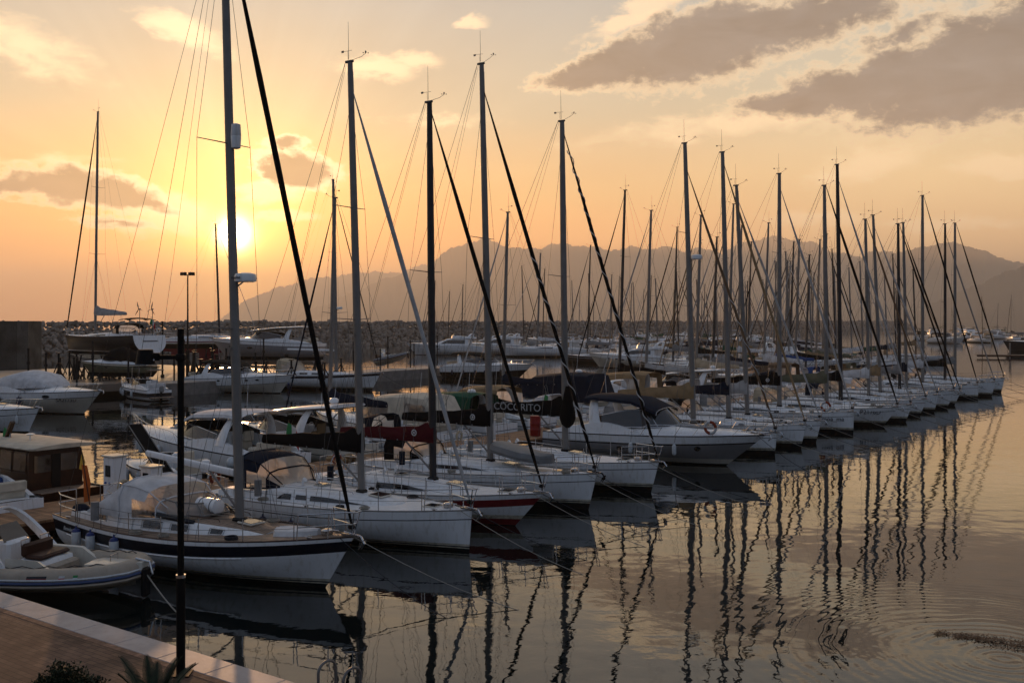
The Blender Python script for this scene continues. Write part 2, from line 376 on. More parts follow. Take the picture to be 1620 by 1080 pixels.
# ------------------------------------------------------------------ hulls
class Hull:
    def __init__(s, L, B, f0=1.0, f1=1.3, over=.5, sr=.72, sag=.12, draft=.35, tr=-.25, full=2.3, flare=0., fine=1.3):
        s.L, s.B, s.f0, s.f1, s.over, s.sr, s.sag, s.draft, s.tr, s.full, s.flare, s.fine = L, B, f0, f1, over, sr, sag, draft, tr, full, flare, fine
    def hb(s, t):
        t = min(max(t, 0), 1)
        if t < .42: return s.B/2*(s.sr+(1-s.sr)*math.sin(math.pi/2*t/.42))
        return max(s.B/2*(1-((t-.42)/.58)**s.full), .015)
    def sh(s, t):
        t = min(max(t, 0.), 1.)
        return s.f0+(s.f1-s.f0)*t**1.5-s.sag*math.sin(math.pi*t)
    def pt(s, t, z, side=1):
        sh = s.sh(t); v = max(0, min(1, (z+s.draft)/(sh+s.draft)))
        p = lerp(3.6, s.fine, t**2.2)
        y = s.hb(t)*(1-(1-v)**p)
        if s.flare: y *= 1-s.flare*t*t*(1-v)
        x = t*s.L - s.over*(1-z/sh)*t**5 + s.tr*(1-z/sh)*(1-t)**7
        return Vector((x, y*side, z))
    def mesh(s, bands, name, parent, n=26, tm=None):
        # bands: list of (kind, value, material) upward; kind 'w' height above water, 'd' distance below the sheer
        mats = []; rows = [('w', -s.draft, 0)]
        for k, v, m in bands:
            if m not in mats: mats.append(m)
            i = mats.index(m); pk, pv, _ = rows[-1]
            big = (k == 'd' and pk == 'w')
            if big:
                for q in (.2, .4, .6, .8): rows.append(('x', (pv, v, q), i))
            rows.append((k, v, i))
        def zz(r, t):
            sh = s.sh(t)
            if r[0] == 'w': return min(r[1], sh-.01)
            if r[0] == 'd': return sh-r[1]
            return lerp(r[1][0], sh-r[1][1], r[1][2])
        mb = MB(); rings = []
        for i in range(n+1):
            t = i/n; t = t if t < .5 else .5+.5*(1-(1-(t-.5)/.5)**1.4)
            st = [s.pt(t, zz(r, t)) for r in rows]
            rings.append(st + [Vector((p.x, -p.y, p.z)) for p in st[::-1]])
        m = len(rows)
        def mi(i, j):
            if j < m-1: return rows[j+1][2]
            if j == m-1: return rows[-1][2]
            return rows[2*m-1-j][2]
        keep = []
        mb.loft(rings, False, mi)
        # drop the deck bridge column (deck is its own part)
        f2, m2 = [], []; per = 2*m-1
        for q, (f, mm) in enumerate(zip(mb.f, mb.m)):
            if q % per != m-1: f2.append(f); m2.append(mm)
        mb.f, mb.m = f2, m2
        # transom in rows
        r0 = rings[0]
        for j in range(m-1):
            a, b = r0[j], r0[j+1]; c, d = r0[2*m-1-j], r0[2*m-2-j]
            mb.add([a, b, d, c], [(0, 3, 2, 1)], rows[j+1][2] if not tm else len(mats))
        return mb.build(name, mats+([tm] if tm else []), parent)
    def deck(s, m, parent, well=None, camber=.06, drop=.03, wm=None, name='deck', n=26):
        fr = [1, .62, .6, .3, 0]
        ts = sorted(set([i/n for i in range(n+1)] + ([well[0]-.001, well[0], well[1], well[1]+.001] if well else [])))
        secs = []
        for t in ts:
            hb = s.hb(t)-.03 if s.hb(t) > .06 else s.hb(t)*.5; z = s.sh(t)-drop
            inw = well and well[0] <= t <= well[1]
            pr = []
            for k, f in enumerate(fr):
                zz = z+camber*(1-f*f)
                if inw and k >= 2: zz -= well[2]
                pr.append((hb*f, zz))
            secs.append((t*s.L, pr))
        def mi(i, j): return 1 if (well and well[0]-.002 <= ts[i] <= well[1] and j >= 1) else 0
        return MB().half(secs, mi).build(name, [m, wm or DECK], parent)
    def rail(s, m, parent, r=.025, t0=0., t1=1., dz=.0, name='toe_rail', n=24, sides=(1, -1)):
        mb = MB()
        for sd in sides:
            mb.tube([s.pt(lerp(t0, t1, i/n), s.sh(lerp(t0, t1, i/n)), sd)+Vector((0, -sd*.01, dz)) for i in range(n+1)], r, 5)
        return mb.build(name, m, parent)
def wob(i): return math.sin(i*12.9898)*.5
def guard(h, parent, t0, t1, n, hh=.6, mid=True, st=True, m=None):
    m = m or STEEL; wl = MB()
    for sd in (1, -1):
        tops = []
        for i in range(n+1):
            t = lerp(t0, t1, i/n); p = h.pt(t, h.sh(t), sd); p.y -= sd*.06
            tops.append(p+Vector((0, 0, hh)))
            if st: MB().tube([p, p+Vector((0, 0, hh))], .014, 5).build('stanchion', m, parent)
        for k in ((hh, hh*.5) if mid else (hh,)):
            wl.tube([p-Vector((0, 0, hh-k)) for p in tops], .006, 4)
    return wl.build('lifeline', WIRE, parent)
def pulpit(h, parent, t0=.9, hh=.65, ahead=.12, r=.017):
    mb = MB(); n = 8
    for z, ex in ((hh, ahead), (hh*.5, 0)):
        pts = []
        for i in range(n+1):
            t = lerp(t0, 1., i/n); p = h.pt(t, h.sh(t), 1); pts.append(Vector((p.x+ex*(i/n), max(p.y-.05, .10 if i > n-2 else .12), p.z+z)))
        pts += [Vector((p.x, -p.y, p.z)) for p in pts[::-1]]
        mb.tube(pts, r, 5)
    for t in (t0, lerp(t0, 1, .55), .995):
        for sd in (1, -1):
            p = h.pt(t, h.sh(t), sd); q = Vector((p.x+(ahead if t > .98 else 0), sd*max(abs(p.y)-.05, .12), p.z+hh)); mb.tube([p, q], r, 5)
    return mb.build('pulpit', STEEL, parent)
def pushpit(h, parent, hh=.65, r=.017, gap=True):
    mb = MB()
    for sd in (1, -1):
        for z in (hh, hh*.5):
            mb.tube([h.pt(.13, h.sh(.13), sd)+Vector((0, -sd*.06, z)), h.pt(.04, h.sh(.04), sd)+Vector((0, -sd*.06, z)), Vector((.05, sd*h.hb(0)*.85, h.sh(0)+z)), Vector((.03, sd*h.hb(0)*.35, h.sh(0)+z))], r, 5)
        for q in ((.13, 1), (.04, 1)):
            p = h.pt(q[0], h.sh(q[0]), sd)+Vector((0, -sd*.06, 0)); mb.tube([p, p+Vector((0, 0, hh))], r, 5)
        mb.tube([(.04, sd*h.hb(0)*.35, h.sh(0)), (.03, sd*h.hb(0)*.35, h.sh(0)+hh)], r, 5)
    return mb.build('pushpit', STEEL, parent)
def fender(h, parent, t, sd, m=None, L=.66, r=.135, z=None, end=None, ball=False):
    m = m or FEND; p = h.pt(t, h.sh(t)*.75, sd); top = h.pt(t, h.sh(t), sd); zc = (z if z is not None else h.sh(t)*.5)
    y = max(abs(p.y), abs(h.pt(t, zc, sd).y))+r*.95
    mb = MB(); c = Vector((p.x, sd*y, zc))
    if ball:
        mb.ell(c, (r, r, r*1.1), 12, 8, 0); Lh = r
    else:
        Lh = L/2
        prof = [(-Lh, .03), (-Lh+.03, r*.7), (-Lh+.1, r), (Lh-.1, r), (Lh-.03, r*.7), (Lh, .03), (Lh+.08, .02)]
        mb.loft([[(c.x+q*math.cos(2*math.pi*k/10), c.y+q*math.sin(2*math.pi*k/10), c.z+zz) for k in range(10)] for zz, q in prof], True, lambda i, j: 1 if i >= 3 else 0)
    o = mb.build('fender', [m, end or m], parent)
    MB().tube([c+Vector((0, 0, Lh)), top+Vector((0, sd*.01, .02)), top+Vector((0, -sd*.05, .55))], .008, 4).build('fender_line', DROPE, o)
    return o
def side_window(fn, a, b, lo, hi, parent, m=None, sides=(1, -1), n=6, taper=0., name='window', frame=None):
    # fn(x, v, side) -> point on the cabin side; quad strip set 1.5 cm proud
    for sd in sides:
        if frame:
            mf = MB(); g = .05
            ring = [fn(a-g, lo-g, sd), fn(b+g, lo-g, sd), fn(b+g, hi+g, sd), fn(a-g, hi+g, sd)]
            mf.tube([p+Vector((0, sd*.012, 0)) for p in ring+[ring[0]]], .012, 4)
        mb = MB(); r0, r1 = [], []
        for i in range(n+1):
            q = i/n; x = lerp(a, b, q); l, u = lo, hi
            if taper > 0: u = lerp(hi, lo, max(0, (q-(1-taper))/taper)**1.3) if q > 1-taper else hi
            if taper < 0: u = lerp(lo+.02, hi, min(1, q/(-taper))**.7)
            r0.append(fn(x, l, sd)+Vector((0, sd*.014, .0))); r1.append(fn(x, u, sd)+Vector((0, sd*.014, .0)))
        mb.loft([r0, r1] if sd > 0 else [r1, r0])
        o = mb.build(name, m or GLASS, parent)
        if frame: mf.build('window_frame', frame, o)
def cabin(secs, parent, name='coachroof', mats=None, mi=0, cap0=True, cap1=True):
    # secs: (x, half width at foot, half width at shoulder, z foot, z shoulder, z crown)
    P = []
    for x, wb, wt, z0, z1, z2 in secs:
        P.append((x, [(wb, z0), (lerp(wb, wt, .5), lerp(z0, z1, .5)), (lerp(wb, wt, .93), lerp(z0, z1, .92)), (wt*.93, lerp(z1, z2, .25)), (wt*.55, lerp(z1, z2, .8)), (0, z2)]))
    o = MB().half(P, mi, cap0, cap1).build(name, mats or [GEL], parent)
    def fn(x, v, sd):
        x = min(max(x, secs[0][0]), secs[-1][0])
        for a, b in zip(secs, secs[1:]):
            if a[0] <= x <= b[0]:
                t = (x-a[0])/max(b[0]-a[0], 1e-6); q = [lerp(a[i], b[i], t) for i in range(6)]; break
        return Vector((x, sd*lerp(q[1], q[2], v), lerp(q[3], q[4], v)))
    return o, fn
def hatch(parent, x, y, z, sx=.5, sy=.5, tilt=0.):
    o = MB().rbox((0, 0, 0), (sx, sy, .05), .012).build('hatch', GEL2, parent); o.location = (x, y, z); o.rotation_euler = (0, tilt, 0)
    MB().box((0, 0, .031), (sx-.09, sy-.09, .012)).build('hatch_glass', GLASS, o)
    return o
def winch(parent, x, y, z):
    MB().loft([[(x+r*math.cos(a*math.pi/5), y+r*math.sin(a*math.pi/5), z+h) for a in range(10)] for h, r in ((0, .09), (.05, .085), (.07, .06), (.13, .055), (.16, .08), (.19, .07))], True, 0, True, True).build('winch', STEEL, parent)
def helm(parent, x, z, r=.42, col=None):
    p = MB().tube([(x, 0, z), (x+.02, 0, z+.95)], [.12, .08], 8).build('steering_pedestal', GEL, parent)
    mb = MB().ring((x-.12, 0, z+.95), r, .016, 'x', 20, 5)
    for k in range(5): a = k*2*math.pi/5; mb.tube([(x-.12, 0, z+.95), (x-.12, r*math.cos(a), z+.95+r*math.sin(a))], .008, 4)
    mb.build('steering_wheel', col or STEEL, parent)

# ------------------------------------------------------------------ sailing boats
def sailboat(name, label, cat, c, group=None):
    g = c.get
    h = Hull(g('L', 10.6), g('B', 3.5), g('f0', 1.05), g('f1', 1.35), g('over', .5), g('sr', .74), g('sag', .1), .35, g('tr', -.3), g('full', 2.3))
    r = empty(name, label=label, cat=cat, group=group)
    L, B = h.L, h.B; near = g('near', 1)
    hc = g('hull', GEL)
    bt = g('bt', .25); bands = [('w', .02, BOOT), ('w', bt, g('boot', BOOT)), ('w', bt+.14, GELW if hc is GEL else hc)]
    if g('stripe') is None: bands += [('d', .30, hc), ('d', .27, g('thin', NAVY)), ('d', 0, hc)]
    else: bands += [('d', g('s_lo', .42), hc), ('d', g('s_hi', .14), g('stripe')), ('d', 0, hc)]
    if not g('bare_boot', 0): bands[2:2] = [('w', bt+.035, GELW if hc is GEL else hc), ('w', bt+.07, g('boot2', NAVY))]
    hullo = h.mesh(bands, 'hull', r, tm=g('tmat'))
    dm = g('deckm', DECK)
    h.deck(dm, r, well=(.06, .27, .42), wm=g('wellm', TEAK))
    h.rail(g('toe', ALU), r, .022)
    if g('rubline'):
        mb = MB()
        for sd in (1, -1): mb.tube([h.pt(t/40, h.sh(t/40)-g('rubline'), sd)+Vector((0, sd*.005, 0)) for t in range(g('rub0', 2), g('rub1', 34))], .022, 5)
        mb.build('rubbing_strake', GEL, r)
    # coachroof
    xa, xb = g('cr0', .285)*L, g('cr1', .74)*L; ch = g('crh', .42); secs = []
    for i in range(9):
        q = i/8; x = lerp(xa, xb, q); t = x/L; zf = h.sh(t)-.04
        w = min(h.hb(t)-.38, lerp(B*.335, B*.15, q**1.6)); hh = ch*(1-q**2.2*.80)
        if q == 1: hh = .05
        secs.append((x, w, w-.08-.10*q, zf, zf+hh*.85, zf+hh+.06))
    co, cf = cabin(secs, r, 'coachroof', [g('crm', GEL), g('crtop', DECK)], [0, 0, 0, 1, 1])
    wm = g('wstyle', 'long')
    if wm == 'long': side_window(cf, lerp(xa, xb, .18), lerp(xa, xb, .72), .32, .74, r, taper=.45, n=10)
    elif wm == 'three':
        side_window(cf, lerp(xa, xb, .10), lerp(xa, xb, .22), .30, .82, r, n=4, taper=-.5)
        side_window(cf, lerp(xa, xb, .26), lerp(xa, xb, .35), .36, .80, r, n=3)
        side_window(cf, lerp(xa, xb, .38), lerp(xa, xb, .85), .32, .82, r, taper=.75, n=10)
    elif wm == 'ports':
        for a_, b_ in ((.16, .30), (.38, .50), (.66, .74)): side_window(cf, lerp(xa, xb, a_), lerp(xa, xb, b_), .34, .80, r, n=3, frame=STEEL)
    elif wm == 'lens': side_window(cf, lerp(xa, xb, .22), lerp(xa, xb, .68), .25, .8, r, taper=.5, n=10, m=GLASS)
    mb = MB()
    for sd in (1, -1):
        pts = [Vector((lerp(xa, xb, q), sd*(secs[int(q*8)][2]-.16), secs[int(q*8)][5]+(.07 if 0 < k < 5 else 0))) for k, q in enumerate((.12, .13, .3, .5, .68, .69))]
        mb.tube(pts, .014, 5)
    mb.build('grab_rail', g('grab', STEEL), r)
    # cockpit coaming
    mb = MB()
    for sd in (1, -1):
        rr = []
        for i in range(7):
            t = lerp(.05, .285, i/6); hb = h.hb(t)*.63; z = h.sh(t); k = lerp(.12, .30, (i/6)**.8)
            rr.append([(t*L, sd*(hb+.13), z-.02), (t*L, sd*(hb+.10), z+k), (t*L, sd*(hb-.02), z+k+.02), (t*L, sd*(hb-.06), z-.05)])
        mb.loft(rr, False, 0)
    mb.build('cockpit_coaming', GEL, r)
    for sd in (1, -1): winch(r, .22*L, sd*(h.hb(.22)*.63+.05), h.sh(.22)+.25)
    if near: helm(r, .14*L, h.sh(.14)-.42)
    zr = lambda x: max(h.sh(x/L)+.02, next((lerp(a[5], b[5], (x-a[0])/(b[0]-a[0])) for a, b in zip(secs, secs[1:]) if a[0] <= x <= b[0]), 0))
    if near:
        sl_ = math.atan2(secs[5][5]-secs[7][5], secs[7][0]-secs[5][0])
        hatch(r, lerp(xa, xb, .30), 0, zr(lerp(xa, xb, .30))+.02, .42, .42)
        hatch(r, lerp(xa, xb, .82), 0, zr(lerp(xa, xb, .82))+.03, .55, .55, sl_)
        hatch(r, L*.86, 0, h.sh(.86)+.04, .5, .5)
    # deck gear at the bow
    if g('anchor', 1):
        mb = MB(); zb = h.f1
        mb.box((L-.12, 0, zb+.03), (.55, .13, .05)); o = mb.build('bow_roller', STEEL, r)
        mb = MB().tube([(L-.35, 0, zb+.10), (L+.22, 0, zb+.03)], .022, 5).tube([(L+.22, 0, zb+.03), (L+.34, .0, zb-.14), (L+.22, 0, zb-.30)], [.03, .035, .015], 5)
        mb.add([(L+.30, -.16, zb-.10), (L+.30, .16, zb-.10), (L+.36, 0, zb-.02), (L+.12, 0, zb-.34)], [(0, 1, 2), (0, 3, 1)])
        mb.build('anchor', STEEL if g('anchor') != 2 else RUB, r)
    if near:
        MB().rbox((L*.915, 0, h.sh(.915)+.10), (.22, .30, .18), .04).build('windlass', STEEL, r)
        for sd in (1, -1):
            for t in (.9, .5, .08):
                p = h.pt(t, h.sh(t), sd); MB().tube([p+Vector((-.12, -sd*.1, .05)), p+Vector((.12, -sd*.1, .05))], .016, 5).box(p+Vector((0, -sd*.1, .02)), (.1, .03, .05)).build('cleat', STEEL, r)
    pulpit(h, r, .88, .65, .14); pushpit(h, r)
    guard(h, r, .14, .87, 6 if near else 5, .6, True, True)
    # mast and rig
    xm = g('xm', .575)*L; zt = g('zt', 15.5); rk = g('rake', .035); zb = zr(xm)-.02; mr = g('mr', .085); am = g('mastm', ALU)
    tip = Vector((xm-rk*(zt-zb), 0, zt)); base = Vector((xm, 0, zb)); mp = lambda z: base+(tip-base)*((z-zb)/(zt-zb))
    mast = MB().tube([mp(lerp(zb, zt, q)) for q in (0, .3, .6, .8, 1)], [mr, mr, mr, mr*.92, mr*.72], 10, 0, 1.45)
    o = mast.build('mast', am, r)
    MB().rbox((xm, 0, zb+.05), (mr*3.4, mr*2.8, .12), .03).build('mast_collar', RUB, o)
    mh = MB(); t = tip; kv = (1, -1)[int(zt*10) % 2]; ka = .8+.5*abs(math.sin(zt*7.7))
    mh.rbox(t+Vector((-.03, 0, .04)), (.34, .10, .08), .02)
    mh.tube([t+Vector((.1, 0, .08)), t+Vector((.34*ka, kv*.1, .16)), t+Vector((.50*ka, kv*.12, .26))], .008, 4).ell(t+Vector((.50*ka, kv*.12, .30)), (.03, .03, .05), 6, 4).ell(t+Vector((.50*ka+.06, kv*.12+.05, .27)), (.025, .025, .02), 5, 3).ell(t+Vector((.50*ka-.06, kv*.12-.05, .27)), (.025, .025, .02), 5, 3)
    mh.tube([t+Vector((-.12, .04, .08)), t+Vector((-.14, .04, .30+.1*ka))], .006, 4).tube([t+Vector((-.38, .04*kv, .30+.1*ka)), t+Vector((.04, .04, .30+.1*ka))], .006, 4).box(t+Vector((-.36, .04, .30+.1*ka)), (.10, .01, .07))
    mh.build('wind_vane', WIRE, r)
    if g('antenna', 1): MB().tube([t+Vector((-.02, -.05, .1)), t+Vector((-.04, -.05, g('ant', 1.35)))], [.012, .006], 4).build('antenna', WIRE, r)
    sprs = g('spr', (.52,)); tips = []
    cp = {sd: h.pt(xm/L-.03, h.sh(xm/L-.03), sd)+Vector((0, -sd*.10, 0)) for sd in (1, -1)}
    for f in sprs:
        c0 = mp(lerp(zb, zt, f)); wsp = g('sprw', .95)*(1 if f < .6 else .85)
        for sd in (1, -1):
            e = c0+Vector((-.22, sd*wsp, .05)); tips.append((f, sd, e)); MB().tube([c0, e], [.035, .022], 6, 0, .5).build('spreader', am, r)
    fr = g('frac', .97)
    for sd in (1, -1):
        pts = [cp[sd]]+[e for f, s_, e in tips if s_ == sd]+[mp(lerp(zb, zt, fr-.02))]
        MB().tube(pts, .008, 4).build('shroud', WIRE, r)
        q = mp(lerp(zb, zt, sprs[0]-.01)); MB().tube([cp[sd]+Vector((.28, 0, 0)), q], .007, 4).tube([cp[sd]+Vector((-.30, 0, 0)), q], .007, 4).build('lower_shroud', WIRE, r)
        bs = Vector((.12, sd*h.hb(0)*(.75 if g('bs2', 1) else .05), h.sh(0)+.1))
        if g('bs2', 1): MB().tube([tip+Vector((-.2, 0, .05)), bs] if g('bs2') == 2 else [tip+Vector((-.2, 0, .05)), lerp(Vector((.3, 0, 0))+Vector((0, 0, h.sh(0)+2.4)), bs, 0), bs], .008, 4).build('backstay', WIRE, r)
    fa = mp(lerp(zb, zt, fr))+Vector((mr, 0, 0)); fb = Vector((L-.10, 0, h.f1+.30)); jr = g('jr', .075)*(.72 if near else .62); jm = CV[g('jib', 'white2')]
    k = 14; pts = [lerp(fb, fa, i/k) for i in range(k+1)]
    rad = [jr*(.45 if i == 0 else .9+.35*math.sin(min(i/k*2.2, math.pi/2))+.10*wob(i*3.1) if i < k*.75 else lerp(1.15, .28, (i/k-.75)/.25)) for i in range(k+1)]
    jo = MB().tube(pts, rad, 7).build('furled_jib', jm, r)
    MB().ell((fb.x, 0, fb.z-.06), (.10, .10, .07), 8, 4).tube([fb+Vector((.02, 0, -.3)), fb], .012, 4).build('furling_drum', RUB, jo)
    if g('helix'):
        mb = MB(); ax = (fa-fb); hp = []
        n = g('helixn', 26)*8; l0, l1 = g('hx', (.03, .8))
        e1 = ax.cross(Vector((0, 1, 0))).normalized(); e2 = Vector((0, 1, 0))
        for i in range(n+1):
            q = lerp(l0, l1, i/n); a = i/8*2*math.pi; rr = jr*1.3
            hp.append(fb+ax*q+e1*(rr*math.cos(a))+e2*(rr*math.sin(a)))
        mb.tube(hp, .022, 4); mb.build('sail_edge_strip', CV['white2'], jo)
    # halyards
    for dx, dy in ((.16, .05), (-.05, .16), (-.14, -.06)):
        MB().tube([mp(zb+.1)+Vector((dx, dy, 0)), mp(zt-.3)+Vector((dx*.6, dy*.6, 0))], .007, 4).build('halyard', ROPE, r)
    # boom, sail cover
    zm = g('zboom', 2.9); bl = g('bl', 4.3); be = Vector((xm-bl, 0, zm+g('bup', .05))); bs_ = mp(zm)-Vector((mr*1.3, 0, 0))
    bo = MB().tube([bs_, be], [.075, .065], 8, 0, 1.5).build('boom', g('boomm', ALU), r)
    MB().tube([mp(zb+.35)-Vector((mr, 0, 0)), lerp(bs_, be, .28)-Vector((0, 0, .08))], .035, 6).build('kicker', ALU, r)
    MB().tube([be, tip+Vector((-.15, 0, 0))], .006, 4).build('topping_lift', WIRE, r)
    MB().tube([lerp(bs_, be, .85)-Vector((0, 0, .1)), (xm-bl+.2, .12, h.sh(.2)+.2), lerp(bs_, be, .80)-Vector((0, 0, .1))], .012, 4).build('mainsheet', ROPE, r)
    if g('cover'):
        ch0 = g('cvh', .55); rings = []; nk = 12
        for i in range(nk+1):
            q = i/nk; c0 = lerp(bs_+Vector((mr*2.2, 0, 0)), be, q)
            top = ch0*.92*(1-q)**.85+.20+.05*wob(i*2.3); w = (.20*(1-q*.45))*(1+.12*wob(i*4.1))
            if q == 0: top = ch0+.32; w = .15
            elif q < .12: top = ch0+.30; w = .2
            zl = c0.z-.12-(.06*abs(wob(i*1.7)) if i % 3 else .02)
            rings.append([(c0.x, w*a, zl+(top+.1)*b) for a, b in ((-.5, 0), (-1, .25), (-.75, .62), (-.25, .97), (.25, .97), (.75, .62), (1, .25), (.5, 0))])
        cvo = MB().loft(rings, True, 0, True, True).build('sail_cover', CV[g('cover')], bo, smooth=50)
        mb = MB()
        for q in (.15, .33, .5, .68, .85): c0 = lerp(bs_, be, q); mb.box(c0-Vector((0, 0, .10)), (.03, .34*(1-q*.4), .05))
        mb.build('cover_strap', CV['grey'], cvo)
        mb = MB()
        for q in (.25, .55, .8):
            for sd in (1, -1): mb.tube([lerp(bs_, be, q)+Vector((0, sd*.15, .1)), mp(lerp(zb, zt, .5))+Vector((-.05, sd*.1, 0))], .005, 3)
        if g('lazy', 0): mb.build('lazy_jack', WIRE, r)
        if g('ctext'):
            for sd in (1, -1):
                q0 = lerp(bs_, be, .50); text('lettering', g('ctext'), .46, CV['lgrey'], cvo, (q0.x, sd*(-.0)+sd*.245, q0.z+.17), (R(90), 0, R(180) if sd > 0 else 0), 0)
        if g('cdisc'):
            q0 = lerp(bs_, be, .13)
            for sd in (1, -1): MB().ring((q0.x, sd*.225, q0.z+.22), .10, .022, 'y', 16, 4).ell((q0.x, sd*.225, q0.z+.22), (.05, .012, .05), 8, 4).build('emblem', CV['white'], cvo)
    if g('bag'):
        q0 = mp(zm); MB().loft([[(q0.x+.12+a_*1.1*math.cos(k*math.pi/5), a_*math.sin(k*math.pi/5), q0.z+b_) for k in range(10)] for b_, a_ in ((-.60, .08), (-.45, .24), (-.2, .33), (.1, .32), (.4, .24), (.8, .17), (1.2, .10))], True, 0, True, True).build('sail_bag', CV['black'], r, smooth=60)
    if near:
        rg = random.Random(int(L*100+zt*10)); mb = MB()
        for k in range(5):
            t = rg.choice((.3, .4, .5, .62, .7, .8, .9)); sd = rg.choice((-1, 1)); p = h.pt(t, h.sh(t), sd); p.y -= sd*rg.uniform(.15, .35)
            m2 = MB()
            for j in range(3): m2.ring((p.x, p.y, p.z+.04+.03*j), rg.uniform(.12, .2), .016, 'z', 12, 4)
            m2.build('coiled_rope', rg.choice((ROPE, DROPE)), r)
        for sd in (1, -1):
            x = L*.04; y = sd*h.hb(.02)*.8; z = h.sh(0)+.55
            if rg.random() < .7:
                MB().ring((x, y, z), .20, .06, 'x', 14, 6, 0, R(-60), R(240)).build('horseshoe_buoy', rg.choice((CV['beige'], CV['white'], mat('orange_buoy', (.22, .035, .012), .6))), r)
            MB().tube([(xa+.9, sd*.35, zr(xa+.9)), (xa+.9, sd*.35, zr(xa+.9)+.12), (xa+1.0, sd*.35, zr(xa+.9)+.2)], [.05, .05, .09], 8).build('cowl_vent', GEL, r)
        if rg.random() < .8:
            t = rg.uniform(.2, .3); p = h.pt(t, h.sh(t), -1)+Vector((0, .08, .45)); MB().tube([p-Vector((.0, 0, .25)), p+Vector((0, 0, .28))], [.12, .12], 8).build('rolled_bag', rg.choice((CV['navy'], CV['grey'], CV['beige'])), r)
        for k in range(4):
            x = lerp(xa, xb, .2+.18*k); MB().tube([(xm-.1, .1*(k-1.5), zb+.15), (lerp(xm, xa, .4+.1*k), .22*(k-1.5), zr(lerp(xm, xa, .4))+.06), (xa+.5, .15*(k-1.5), zr(xa+.5)+.05)], .009, 3).build('control_line', DROPE if k % 2 else ROPE, r)
    # sprayhood
    if g('hood'):
        hm, wv = CV[g('hood')], VINYL; x0 = xa+g('hox', .35); z0 = zr(x0); hl, hh, w = g('hl', 1.6), g('hh', .82), secs[1][2]+.12
        S = []
        for q, wf, tf in ((0, .72, .04), (.22, .92, .52), (.42, 1., .86), (.7, 1.02, 1.0), (1, 1.02, 1.03)):
            x = x0-hl*q; zf = z0-.05-.12*q; tz = z0+hh*tf
            S.append((x, [(w*wf, zf), (w*wf*1.0, lerp(zf, tz, .55)), (w*wf*.86, lerp(zf, tz, .86)), (w*wf*.5, lerp(zf, tz, .985)), (0, tz)]))
        def mi(i, j): return 1 if (i in (0, 1) and j in (1, 2, 3)) or (i in (2,) and j == 0) or (i == 1 and j == 0) else 0
        ho = MB().half(S, mi).build('sprayhood', [hm, wv], r)
        mb = MB()
        for q in (1, 4):
            x, pr = S[q]; pts = [(x, p[0]+.01, p[1]) for p in pr]; pts += [(p[0], -p[1], p[2]) for p in pts[::-1][1:]]
            mb.tube(pts, .03, 5)
        for i in (0, 2):
            mb.tube([(S[a][0], S[a][1][i][0]+.008, S[a][1][i][1]) for a in range(5)], .022, 4); mb.tube([(S[a][0], -S[a][1][i][0]-.008, S[a][1][i][1]) for a in range(5)], .022, 4)
        mb.build('hood_frame', hm, ho)
        if g('wing'):
            wl = g('wing'); mb = MB()
            x, pr = S[4]
            for sd in (1, -1):
                a = [Vector((x, sd*p[0], p[1])) for p in pr[:4]]; e = Vector((x-wl, sd*(w+.12), h.sh((x-wl)/L)+.30))
                rings = [[lerp(p, e+Vector((0, 0, .02*k)), q) for k, p in enumerate(a)] for q in (0, .3, .6, 1)]
                MB().loft(rings if sd < 0 else rings[::-1], False, 0).build('hood_wing', hm, ho)
    if g('bimini'):
        bx, bw = .13*L, B*.36; S = []
        zz = h.sh(.1)+1.75
        for q, dz in ((0, -.10), (.5, .04), (1, -.06)): S.append((bx-1.0+2.0*q, [(bw, zz+dz-.14), (bw*.9, zz+dz-.03), (bw*.5, zz+dz+.04), (0, zz+dz+.07)]))
        bo2 = MB().half(S).build('bimini', CV[g('bimini')], r)
        mb = MB()
        for q in (0, 1):
            for sd in (1, -1): mb.tube([(bx, sd*(bw+.05), h.sh(.12)+.2), (bx-1+2*q, sd*bw, zz-.2)], .014, 5)
        mb.build('bimini_frame', STEEL, bo2)
    if g('radar'):
        z_ = g('radar'); q = mp(z_)+Vector((mr+.38, 0, 0))
        ro = MB().loft([[(q.x+a_*math.cos(k*math.pi/8), q.y+a_*math.sin(k*math.pi/8), q.z+b_) for k in range(16)] for b_, a_ in ((-.12, .22), (-.10, .30), (.04, .31), (.11, .28), (.14, .15))], True, 0, True, True).build('radar_dome', GEL, r)
        MB().tube([mp(z_-.25)+Vector((mr, 0, 0)), q-Vector((.1, 0, .12)), mp(z_-.10)+Vector((mr, 0, 0))], .03, 5).build('radar_bracket', ALU, ro)
        if g('rtext'): text('lettering', g('rtext'), .13, NAVY, ro, (q.x-.05, -.312, q.z), (R(90), 0, 0))
    if g('reflector'):
        z_ = g('reflector'); q = mp(z_)+Vector((mr+.16, 0, 0))
        MB().loft([[(q.x+a_*math.cos(k*math.pi/6), q.y+a_*math.sin(k*math.pi/6), q.z+b_) for k in range(12)] for b_, a_ in ((-.36, .06), (-.33, .13), (-.01, .15), (.01, .142), (.03, .15), (.33, .13), (.36, .06))], True, 0, True, True).build('radar_reflector', GEL, r)
